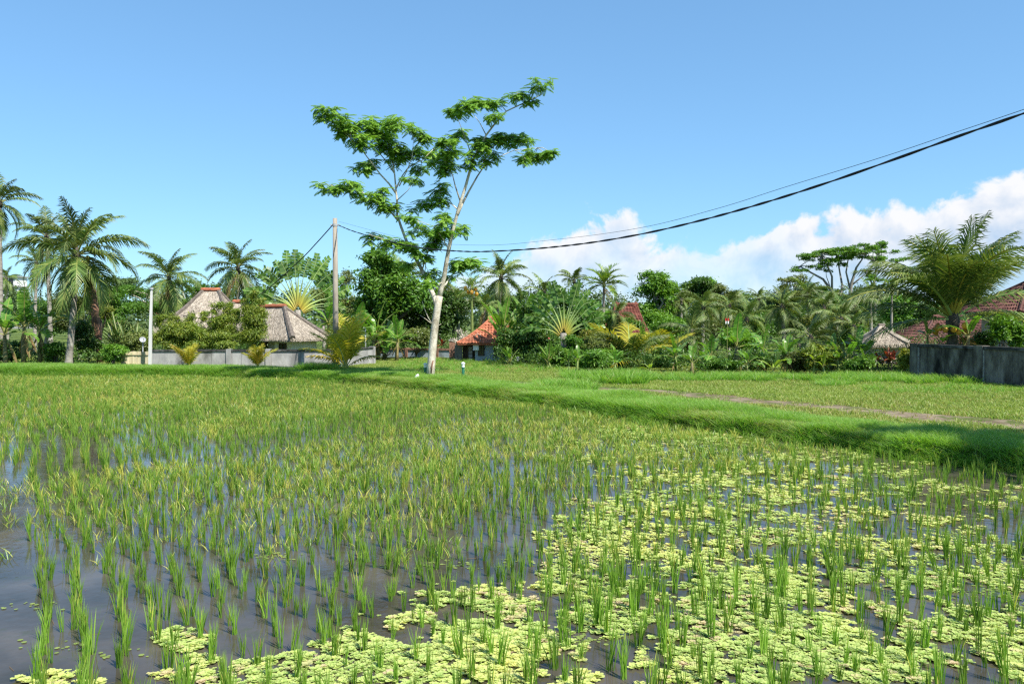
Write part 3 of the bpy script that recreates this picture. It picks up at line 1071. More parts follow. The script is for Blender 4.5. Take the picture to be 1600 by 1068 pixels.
vis &= (off > 0.12) | (gap > 0.42)
vis &= rng.random(n) < 0.35 + 1.1 * fbm(xx * 0.9, yy * 0.9, 93, 3)
xx, yy, off, gap = xx[vis], yy[vis], off[vis], gap[vis]
n = len(xx)
z = gz(xx, yy)
hh = (0.40 + 0.8 * fbm(xx * 0.6, yy * 0.6, 96, 3)) * np.where(off < 0.25, 0.7, 1.0) * np.where(xx < -6, 0.95, 1.0)
strawy = sstep(0.50, 0.68, fbm(xx * 0.5, yy * 0.8, 97, 3)) * (off < 1.0)
wl = np.where(rng.random(n) < 0.05 + 0.45 * strawy, rng.uniform(0.3, 0.9, n), 0.0)
hh *= 1 - 0.35 * strawy
sp = Soup()
sp.scatter(BANK, np.stack([xx, yy, z - 0.02], 1), rng.uniform(0, 6.28, n), np.stack([rng.uniform(0.9, 1.3, n), hh], 1), wl, np.clip(fbm(xx * 0.7, yy * 0.7, 98, 4) * 1.5 - 0.35 + 0.2 * rng.random(n), 0, 1))
kind(sp.obj("bank_grass", M['bank']), 'stuff')

# taller grass at the foot of walls and shrubs
sp = Soup()
for (px0, px1, d0, d1, cnt, sc) in ((1000, 1430, 28.5, 31.0, 1900, 0.62), (1420, 1640, 27.6, 29.6, 1800, 0.62), (880, 1010, 29, 32, 500, 0.7), (930, 1010, 27.5, 29.5, 350, 0.9),
                                    (840, 930, 24.0, 26.5, 260, 0.75), (0, 240, 33.5, 38, 1500, 0.55), (225, 540, 33.6, 35.2, 1500, 0.55), (540, 620, 33, 34.5, 250, 0.6), (470, 525, 33.0, 34.2, 300, 0.85), (620, 880, 33.5, 44, 900, 0.5), (1270, 1340, 26.5, 28, 120, 0.5), (1350, 1600, 24.0, 27, 260, 0.42)):
    n = int(cnt * 1.3)
    sc *= 1.3
    d = rng.uniform(d0, d1, n)
    px = rng.uniform(px0, px1, n)
    xx = (px - 800) / F * d
    ok = fbm(xx * 1.2, d * 1.2, 101, 3) > 0.36
    xx, d = xx[ok], d[ok]
    n = len(xx)
    sp.scatter(TALL, np.stack([xx, d, gz(xx, d) - 0.02], 1), rng.uniform(0, 6.28, n), np.stack([rng.uniform(0.8, 1.2, n) * sc * 1.3, rng.uniform(0.5, 1.1, n) * sc], 1), np.where(rng.random(n) < 0.06, 0.6, 0), rng.random(n))
kind(sp.obj("tall_grass", M['bank']), 'stuff')

# little white flowers in the lawn
sp = Soup()
fl = np.array([(0, 0, 0), (1, 0, .2), (.5, .9, .2), (-.5, .9, .2), (-1, 0, .2), (-.5, -.9, .2), (.5, -.9, .2)], float)
ft = np.array([(0, i, i % 6 + 1) for i in range(1, 7)])
n = 240
px = np.concatenate([rng.normal(590, 22, 150), rng.uniform(620, 1250, 90)])
d = np.concatenate([rng.uniform(32, 35, 150), rng.uniform(23, 33, 90)])
xx = (px - 800) / F * d
sp.scatter([(fl, ft, np.full((7, 3), 0.5))], np.stack([xx, d, gz(xx, d) + 0.09], 1), rng.uniform(0, 6, n), rng.uniform(0.012, 0.026, n))
kind(sp.obj("lawn_flowers", M['flower_white']), 'stuff')

# ================================================================== plants
def kite(V, T, C, p, a, s, nrm, L, w, c):
    """one folded leaf"""
    n0 = len(V)
    V += [p, p + a * L * 0.45 + s * w - nrm * w * 0.0, p + a * L, p + a * L * 0.45 - s * w]
    T += [(n0, n0 + 1, n0 + 2), (n0, n0 + 2, n0 + 3)]
    C += [(c[0], 0.2, c[1]), (c[0], 0.6, c[1]), (c[0], 1, c[1]), (c[0], 0.6, c[1])]


def unit(v):
    return v / np.maximum(np.linalg.norm(v, axis=-1, keepdims=True), 1e-9)


def leaf_cloud(r, blobs, n, leaf, aspect=0.42, up=0.5, droop=0.25, sub=0.30, shell=0.55, dens_sub=14):
    """n leaves in clumps over a set of ellipsoids (cx,cy,cz,rx,ry,rz) -> V,T,C arrays"""
    B = np.array(blobs, float)
    wgt = (B[:, 3] * B[:, 4] * B[:, 5]) ** (2 / 3)
    wgt = wgt / wgt.sum()
    cent, nrm0, rad, rc = [], [], [], []
    for k, bl in enumerate(B):
        m = max(5, int(dens_sub * len(B) * wgt[k]))
        dv = unit(r.normal(0, 1, (m, 3)))
        dv[:, 2] = np.where(dv[:, 2] < -0.35, -dv[:, 2] * 0.6, dv[:, 2])
        q = r.uniform(shell, 1.0, m) ** 0.6
        cent.append(bl[:3] + dv * bl[3:] * q[:, None])
        nrm0.append(dv)
        rad.append(np.full(m, min(bl[3], bl[5], bl[4]) * sub + leaf * 0.6))
        rc.append(np.full(m, 0.0) + r.uniform(0, 1, m))
    cent, nrm0, rad, rc = np.concatenate(cent), np.concatenate(nrm0), np.concatenate(rad), np.concatenate(rc)
    pick = r.integers(0, len(cent), n)
    p = cent[pick] + r.normal(0, 1, (n, 3)) * rad[pick][:, None] * np.array([0.75, 0.75, 0.5])
    nr = unit(nrm0[pick] * (1 - up) + np.array([0, 0, up]) + r.normal(0, 0.45, (n, 3)))
    a = r.normal(0, 1, (n, 3))
    a = unit(a - nr * (a * nr).sum(1, keepdims=True))
    a[:, 2] -= droop
    a = unit(a)
    s = unit(np.cross(nr, a))
    L = leaf * r.uniform(0.6, 1.25, n)[:, None]
    w = L * aspect * 0.5
    V = np.stack([p - a * L * 0.5, p + s * w + nr * w * 0.35, p + a * L * 0.5 - np.array([0, 0, 1]) * L * 0.08, p - s * w + nr * w * 0.35], 1).reshape(-1, 3)
    base = (np.arange(n) * 4)[:, None]
    T = np.concatenate([base + np.array([[0, 1, 2]]), base + np.array([[0, 2, 3]])])
    c0 = np.clip(0.45 * rc[pick] + 0.55 * r.random(n), 0, 1)
    C = np.zeros((n, 4, 3))
    C[:, :, 0] = c0[:, None]
    C[:, :, 1] = np.array([0.1, 0.5, 1, 0.5])
    return V, T, C.reshape(-1, 3)


def px_blobs(r, cx, cy, hw, hh, d, n, flat=1.0, depth=0.8):
    """n ellipsoids that make up an uneven crown seen at pixel (cx,cy) with half size (hw,hh) px at distance d"""
    out = []
    k = S(d)
    for i in range(n):
        for _ in range(20):
            u, v, w = r.uniform(-1, 1), r.uniform(-1, 1), r.uniform(-1, 1)
            if u * u + v * v + w * w * 0.6 < 1:
                break
        f = r.uniform(0.28, 0.46)
        c = W(cx + u * hw * (1 - f * 0.8), cy + v * hh * (1 - f * 0.8), d + w * hw * k * depth * 0.7)
        out.append((c.x, c.y, c.z, hw * k * f, hw * k * f * depth, hh * k * f * flat))
    return out


def limb_path(p0, p1, r, wob=0.08, n=5, sag=0.0):
    p0, p1 = Vector(p0), Vector(p1)
    L = (p1 - p0).length
    out = []
    for i in range(n):
        t = i / (n - 1)
        q = p0.lerp(p1, t)
        q.z += sag * L * math.sin(math.pi * t)
        if 0 < i < n - 1:
            q += Vector((r.normal(0, wob), r.normal(0, wob), r.normal(0, wob * 0.5))) * L * 0.5
        out.append(q)
    return out


def tree(name, label, cat, base, d, blobs, mat, leaf, n, bark='bark_grey', trunk_r=0.14, split=0.45, seed=1, aspect=0.42, up=0.5, droop=0.25, group=None, limbs=True, trunk_name='trunk', sub=0.30, dens_sub=14, shell=0.55, crown_name='crown', flowers=None):
    """base: pixel x of the foot; blobs: list of pixel crowns (cx,cy,hw,hh[,count])"""
    r = np.random.default_rng(seed)
    x = (base - 800) / F * d
    z0 = gzf(x, d)
    root = thing(name, label, cat, (x, d, z0), 0, group)
    org = np.array([x, d, z0])
    B = []
    for bl in blobs:
        B += px_blobs(r, bl[0], bl[1], bl[2], bl[3], d + (bl[5] if len(bl) > 5 else 0), bl[4] if len(bl) > 4 else 7)
    B = [tuple(np.array(q[:3]) - org) + tuple(q[3:]) for q in B]
    V, T, C = leaf_cloud(r, B, int(n * 1.7), leaf * 1.06, aspect, up, droop, sub, shell, dens_sub)
    keep_z = V[:, 2].min() if len(V) else 0
    V[:, 2] = np.maximum(V[:, 2], 0.01)
    link(crown_name, np_mesh(crown_name, V, T, C, M[mat]), root)
    if flowers:
        fmat, fn, fs = flowers
        V, T, C = leaf_cloud(r, B, fn, fs, 0.9, 0.3, 0.1, sub, 0.9, 4)
        V[:, 2] = np.maximum(V[:, 2], 0.01)
        kind(link('blossom', np_mesh('blossom', V, T, C, M[fmat]), root), 'stuff')
    if limbs:
        cz = np.mean([q[2] for q in B])
        cx = np.mean([q[0] for q in B])
        cy = np.mean([q[1] for q in B])
        b = MB()
        fork = Vector((cx * 0.4, cy * 0.4, max(cz * split, 0.08)))
        pth = limb_path((0, 0, -0.1), fork, r, 0.06)
        b.tube(pth, [trunk_r * (1.15 - 0.4 * i / 4) for i in range(5)], 7)
        for q in B:
            b.tube(limb_path(fork, q[:3], r, 0.10, 5, 0.05), [trunk_r * (0.55 - 0.11 * i) for i in range(5)], 5)
        b.obj(trunk_name, M[bark], root, smooth=True)
    return root


# ---- palm fronds: shared meshes, by pitch of the stalk
def frond_mesh(r, pitch, mat, nl=44, ll=0.31, bend=None, hang=0.95, lw=0.018, ragged=0.12, stalk='stalk', vee=0.35):
    b = MB()
    p0 = R(pitch)
    bd = bend if bend is not None else R(40) + R(48) * max(0, math.cos(p0)) * 0.9
    seg = 12
    pts, tan = [Vector((0, 0, 0))], []
    for i in range(seg):
        t = (i + 0.5) / seg
        a = p0 - bd * t ** 1.4
        tan.append(Vector((math.cos(a), 0, math.sin(a))))
        pts.append(pts[-1] + tan[-1] / seg)
    sway = r.uniform(-0.10, 0.10)
    for i, p in enumerate(pts):
        p.y += sway * (i / seg) ** 2
    b.tube([p for p in pts], [0.013 * (1 - 0.85 * i / seg) + 0.002 for i in range(seg + 1)], 4, (r.uniform(0, 1), 0, 0), 1)
    roll = r.uniform(-0.35, 0.35)
    for side in (-1, 1):
        for k in range(nl):
            if r.random() < ragged * 0.5:
                continue
            t = 0.17 + 0.83 * (k + r.uniform(-0.2, 0.2)) / (nl - 1)
            t = min(max(t, 0.15), 0.995)
            i = min(int(t * seg), seg - 1)
            f = t * seg - i
            p = pts[i].lerp(pts[i + 1], f)
            tg = tan[i]
            upv = Vector((-tg.z, 0, tg.x)) if True else None
            sd = Vector((0, side, 0))
            phi = R(66 - 40 * t) + r.normal(0, 0.07)
            L = ll * (math.sin(math.pi * (0.13 + 0.80 * t)) ** 0.75) * r.uniform(0.85, 1.1)
            if r.random() < ragged:
                L *= r.uniform(0.5, 0.9)
            dirv = tg * math.cos(phi) + (sd * math.cos(vee) + upv * math.sin(vee + side * roll)) * math.sin(phi)
            dirv.normalize()
            w = lw * (0.7 + 0.6 * math.sin(math.pi * t))
            mid = p + dirv * L * 0.5 + Vector((0, 0, -1)) * L * 0.10 * hang
            d2 = (dirv + Vector((0, 0, -1)) * (hang * r.uniform(0.7, 1.5))).normalized()
            tip = mid + d2 * L * 0.5
            wv = tg * w * 0.5
            c = r.uniform(0, 1)
            b.add([p - wv, p + wv, mid + wv * 1.1, mid - wv * 1.1, tip], [(0, 1, 2, 3), (3, 2, 4)], [(c, 0, 0), (c, 0, 0), (c, 0.5, 0), (c, 0.5, 0), (c, 1, 0)], 0)
    return b.mesh("frond", [M[mat], M[stalk]])


fr = np.random.default_rng(5)
PITCH_SET = [84, 66, 48, 30, 12, -8, -34, -62]
FROND = {p: [frond_mesh(fr, p + fr.uniform(-5, 5), 'coco') for _ in range(3)] for p in PITCH_SET}
DRY = [frond_mesh(fr, p, 'coco_dry', ragged=0.4, hang=0.9, bend=R(25)) for p in (-50, -70, -60)]
FROND_Y = {p: [frond_mesh(fr, p, 'coco_yellow', nl=32, ll=0.36, lw=0.022, stalk='stalk_yellow', bend=R(38), hang=0.5) for _ in range(2)] for p in (80, 60, 40, 15)}
FROND_GOLD = [frond_mesh(fr, p, 'coco_gold', nl=26, ll=0.32, lw=0.024, stalk='stalk_yellow', bend=R(40)) for p in (70, 35)]
FROND_A = {p: [frond_mesh(fr, p, 'areca', nl=18, ll=0.30, lw=0.034, bend=R(60), hang=0.25, vee=0.6) for _ in range(2)] for p in (82, 62, 42, 20, -5)}
FROND_BIG = {p: [frond_mesh(fr, p, 'coco', nl=54, ll=0.34, lw=0.0125, ragged=0.08, stalk='stalk_yellow', bend=R(bd), hang=0.75) for _ in range(2)] for p, bd in ((86, 30), (74, 50), (60, 64), (42, 68), (22, 58), (2, 40))}
NUT = {}


def nut_mesh(mat):
    if mat not in NUT:
        b = MB()
        b.tube([(0, 0, -0.14), (0, 0, -0.11), (0, 0, -0.03), (0, 0, 0.06), (0, 0, 0.12), (0, 0, 0.14)], [0.02, 0.07, 0.115, 0.105, 0.05, 0.015], 8)
        NUT[mat] = b.mesh("coconut", M[mat], True)
    return NUT[mat]


def palm(label, px, pbase, pcrown, ycrown, d, flen, nf=20, seed=1, fronds=FROND, pitches=None, nuts=0, nutmat='nut_green', trunk_r=0.13, bark='bark_coco', dry=2, name='coconut_palm', cat='palm', group=None, lean=0.0, azs=None, zbase=None):
    """flen: frond length in px"""
    r = np.random.default_rng(seed)
    x = (pbase - 800) / F * d
    z0 = gzf(x, d) if zbase is None else zbase
    root = thing(name, label, cat, (x, d, z0), 0, group)
    c = W(pcrown, ycrown, d) - Vector((x, d, z0))
    c.y += r.uniform(-0.3, 0.3)
    L = flen * S(d)
    b = MB()
    k = 9
    pth, rad = [], []
    for i in range(k):
        t = i / (k - 1)
        q = Vector((c.x * t ** 1.6, c.y * t ** 1.6, -0.1 + (c.z + 0.1) * t))
        q.x += math.sin(t * 3.1) * lean * c.z
        pth.append(q)
        rad.append(trunk_r * (1.25 if i == 0 else 1.0 - 0.35 * t))
    # ring scars: small steps
    P2, R2 = [], []
    steps = 22
    for i in range(steps):
        t = i / (steps - 1) * (k - 1)
        j = min(int(t), k - 2)
        f = t - j
        P2.append(pth[j].lerp(pth[j + 1], f))
        R2.append((rad[j] * (1 - f) + rad[j + 1] * f) * (1.05 if i % 2 else 0.95))
    b.tube(P2, R2, 8)
    b.obj("trunk", M[bark], root, smooth=True)
    b = MB()                                   # fibrous heart of the crown
    b.tube([c + Vector((0, 0, -0.10 * L)), c + Vector((0, 0, 0.0)), c + Vector((0, 0, 0.10 * L)), c + Vector((0, 0, 0.16 * L))], [trunk_r * 0.75, trunk_r * 1.05, trunk_r * 0.6, 0.02], 7)
    b.obj("crown_shaft", M['bark_dark'] if fronds is not FROND_A else M['stalk'], root, smooth=True)
    ps = sorted(fronds.keys(), reverse=True)
    if fronds is FROND:
        nf = int(nf * 1.25)
    for i in range(nf):
        u = i / max(nf - 1, 1)
        if pitches:
            want = pitches[i % len(pitches)]
        else:
            want = ps[0] + (ps[-1] - ps[0]) * u ** 1.05
        p = min(ps, key=lambda q: abs(q - want - r.uniform(-8, 8)))
        me = fronds[p][int(r.integers(0, len(fronds[p])))]
        o = link("frond", me, root, c + Vector((0, 0, 0.04 * L * (1 - u))))
        o.rotation_euler = (r.uniform(-0.12, 0.12), r.uniform(-0.1, 0.1), azs[i % len(azs)] if azs else i * 2.39996 + r.uniform(-0.3, 0.3))
        s = L * r.uniform(0.86, 1.08) * (0.8 if want > 78 and fronds is FROND else 1.0) * (0.85 if want < 30 and fronds is FROND_BIG else 1.0)
        o.scale = (s, s, s)
    for i in range(dry):
        o = link("frond", DRY[int(r.integers(0, 3))], root, c - Vector((0, 0, 0.03 * L)))
        o['label'] = "dry brown hanging frond"
        o.rotation_euler = (0, 0, r.uniform(0, 6.28))
        s = L * r.uniform(0.55, 0.85)
        o.scale = (s, s, s)
    for i in range(nuts):
        a = i * 2.4
        rr_ = trunk_r * (1.25 + 0.9 * r.random()) + 0.14
        o = link("coconut", nut_mesh(nutmat), root, c + Vector((math.cos(a) * rr_, math.sin(a) * rr_, -0.055 * L + r.uniform(-0.22, 0.12))))
        o.rotation_euler = (r.uniform(-0.5, 0.5), r.uniform(-0.5, 0.5), 0)
    return root


# ---- banana-like leaves
def paddle_mesh(r, pitch, mat, bend=60, w=0.13, torn=0.5, fold=0.35, petiole=0.16, name="leaf", n=12):
    b = MB()
    p0 = R(pitch)
    bd = R(bend)
    pts, tan = [Vector((0, 0, 0))], []
    seg = n + 2
    for i in range(seg):
        t = (i + 0.5) / seg
        a = p0 - bd * t ** 1.5
        tan.append(Vector((math.cos(a), 0, math.sin(a))))
        pts.append(pts[-1] + tan[-1] / seg)
    b.tube(pts, [0.016 * (1 - 0.8 * i / seg) + 0.003 for i in range(seg + 1)], 4, (0.8, 0, 0), 1)
    for side in (-1, 1):
        tear = 0.0
        for i in range(seg):
            t0, t1 = i / seg, (i + 1) / seg
            if t0 < petiole - 0.01:
                continue

            def ww(t):
                q = (t - petiole) / (1 - petiole)
                return w * max(0.0, 1 - abs(2 * q - 0.95) ** 2.6) ** 0.6 if 0 < q < 1 else 0.004
            tg = tan[i]
            upv = Vector((-tg.z, 0, tg.x))
            f0 = fold + tear
            if r.random() < torn:
                tear = r.uniform(-0.55, 0.15)
            f1 = fold + tear
            sdv = Vector((0, side, 0))
            sl0 = (sdv * math.cos(f1) + upv * math.sin(f1) + tg * 0.15).normalized()
            g = 0.006 if tear else 0
            w0, w1 = ww(t0), ww(t1)
            cc = float(np.clip(r.uniform(0.2, 0.8), 0, 1))
            pa, pb = pts[i], pts[i + 1]
            ea = pa + sl0 * w0 + tg * g + Vector((0, 0, -1)) * w0 * 0.12
            eb = pb + sl0 * w1 - tg * g + Vector((0, 0, -1)) * w1 * 0.12
            b.add([pa, pb, eb, ea], [(0, 1, 2, 3) if side > 0 else (3, 2, 1, 0)], (cc, t0, 0), 0)
    return b.mesh(name, [M[mat], M['stalk']])


BL = {p: [paddle_mesh(fr, p, 'banana', bend=bd) for _ in range(3)] for p, bd in ((82, 25), (64, 55), (44, 75), (20, 80))}
BL_DRY = [paddle_mesh(fr, -55, 'banana_dry', bend=30, torn=0.9, fold=-0.6, w=0.08) for _ in range(3)]
BL_LIME = {p: [paddle_mesh(fr, p, 'banana_lime', bend=bd, torn=0.2) for _ in range(2)] for p, bd in ((80, 25), (55, 60), (35, 70))}
BL_LONG = {p: [paddle_mesh(fr, p, 'broad', bend=bd, torn=0.15, w=0.09, petiole=0.35) for _ in range(3)] for p, bd in ((84, 15), (68, 30), (50, 45))}
BL_STIFF = {p: [paddle_mesh(fr, p, 'dark', bend=bd, torn=0.0, w=0.035, petiole=0.03) for _ in range(3)] for p, bd in ((80, 25), (60, 50), (38, 70))}
BL_RED = {p: [paddle_mesh(fr, p, 'red_leaf', bend=bd, torn=0.0, w=0.10, petiole=0.1) for _ in range(2)] for p, bd in ((78, 30), (55, 50), (25, 60))}


def leafy_stem(name, label, cat, px, ytop, d, leaf_px, nl=8, seed=1, leaves=BL, dry=3, stem_r=0.10, stem='banana_stem', group=None, n_stems=1, spread=0.5, ybase=None):
    """stems with big leaves; ytop: pixel where the leaves spring from"""
    r = np.random.default_rng(seed)
    x = (px - 800) / F * d
    z0 = gzf(x, d)
    root = thing(name, label, cat, (x, d, z0), 0, group)
    ps = sorted(leaves.keys(), reverse=True)
    for s_ in range(n_stems):
        ox, oy = (0, 0) if s_ == 0 else (r.uniform(-1, 1) * spread, r.uniform(-1, 1) * spread)
        h = max((W(px, ytop, d).z - z0) * (1 if s_ == 0 else r.uniform(0.55, 1.0)), 0.06)
        top = Vector((ox + r.uniform(-0.08, 0.08), oy, h))
        b = MB()
        b.tube([(ox, oy, -0.05), (ox, oy, h * 0.4), top], [stem_r * 1.15, stem_r, stem_r * 0.6], 7)
        b.obj("stem", M[stem], root, smooth=True)
        L = leaf_px * S(d) * (1 if s_ == 0 else r.uniform(0.7, 1.0))
        for i in range(nl):
            want = ps[0] + (ps[-1] - ps[0]) * i / max(nl - 1, 1)
            p = min(ps, key=lambda q: abs(q - want - r.uniform(-6, 6)))
            o = link("leaf", leaves[p][int(r.integers(0, len(leaves[p])))], root, top - Vector((0, 0, 0.06 * L * i / nl)))
            o.rotation_euler = (r.uniform(-0.15, 0.15), 0, i * 2.39996 + s_ + seed + r.uniform(-0.4, 0.4))
            sc = L * r.uniform(0.8, 1.1)
            o.scale = (sc, sc, sc)
        for i in range(dry):
            o = link("leaf", BL_DRY[int(r.integers(0, 3))], root, top - Vector((0, 0, 0.08 * L)))
            o['label'] = "dry brown hanging leaf"
            o.rotation_euler = (0, 0, r.uniform(0, 6.28))
            sc = min(L * r.uniform(0.5, 0.8), h * 0.9 + 0.05)
            o.scale = (sc, sc, sc)
    return root


# ---- traveller's palm: one flat fan of long-stalked paddles
def traveller(label, px, ybase_fan, d, radius_px, nl=20, seed=1, rz=0.1, span=82, trunk_r=0.16, bare=0):
    r = np.random.default_rng(seed)
    x = (px - 800) / F * d
    z0 = gzf(x, d)
    root = thing("travellers_palm", label, "travellers palm", (x, d, z0), rz)
    h = W(px, ybase_fan, d).z - z0
    b = MB()
    b.tube([(0, 0, -0.1), (0, 0, h * 0.5), (0, 0, h)], [trunk_r * 1.2, trunk_r, trunk_r * 1.1], 8)
    b.obj("trunk", M['bark_grey'], root, smooth=True)
    Rm = radius_px * S(d)
    for i in range(nl):
        u = i / (nl - 1) * 2 - 1
        a = R(span) * u + r.normal(0, R(3.2))
        me = MB()
        Lp = Rm * r.uniform(0.50, 0.58) * (1 - 0.28 * abs(u) ** 2)
        Lb = Rm * r.uniform(0.36, 0.54)
        w = Rm * 0.105
        y0 = (0.02 if i % 2 else -0.02)
        start = Vector((0.10 * Rm * u, y0, (0.16 * Rm) * (1 - abs(u)) - 0.06 * Rm))
        # stalk curves outwards a little
        pts = []
        for k in range(6):
            t = k / 5
            aa = a * (0.72 + 0.28 * t)
            pts.append(start + Vector((math.sin(aa), y0 * t, math.cos(aa))) * Lp * t)
        me.tube(pts, [0.030 * Rm * (1 - 0.87 * k / 5) + 0.003 for k in range(6)], 5, (0.05, 0, 0), 1)
        for j in range(len(me.c)):
            me.c[j] = (min(1.0, me.c[j][1] * 1.1), me.c[j][1], 0)
        tw_ = r.normal(0, 0.45)
        # blade, curving on outwards, torn into strips
        ns = 9
        ab = a
        p = pts[-1]
        bp = [p]
        for k in range(ns):
            ab = ab + R(8) * (u + tw_) * (0.4 + k / ns)
            p = p + Vector((math.sin(ab), r.uniform(-0.02, 0.02), math.cos(ab))) * (Lb / ns)
            bp.append(p)
        me.tube(bp, [0.008 * Rm] * ns + [0.002], 4, (0.9, 1, 0), 1)
        for side in (-1, 1):
            for k in range(ns):
                tg = (bp[k + 1] - bp[k]).normalized()
                sd = Vector((tg.z, 0, -tg.x)) * side
                tt = (k + 0.5) / ns
                ww = w * (math.sin(math.pi * (0.16 + 0.78 * tt)) ** 0.6) * r.uniform(0.8, 1.1)
                fo = Vector((0, r.uniform(-0.7, 0.7), -0.30))
                e = (sd + tg * 0.45 + fo).normalized() * ww
                g = tg * (Lb / ns) * 0.08
                me.add([bp[k] + g * 0.2, bp[k + 1] - g * 0.2, bp[k + 1] + e - g, bp[k] + e + g], [(0, 1, 2, 3)], (r.uniform(0.1, 0.9), tt, 0), 0)
        me.obj("leaf", [M['traveller'], M['stalk_yellow']], root, smooth=False, loc=(0, 0, h))
    return root


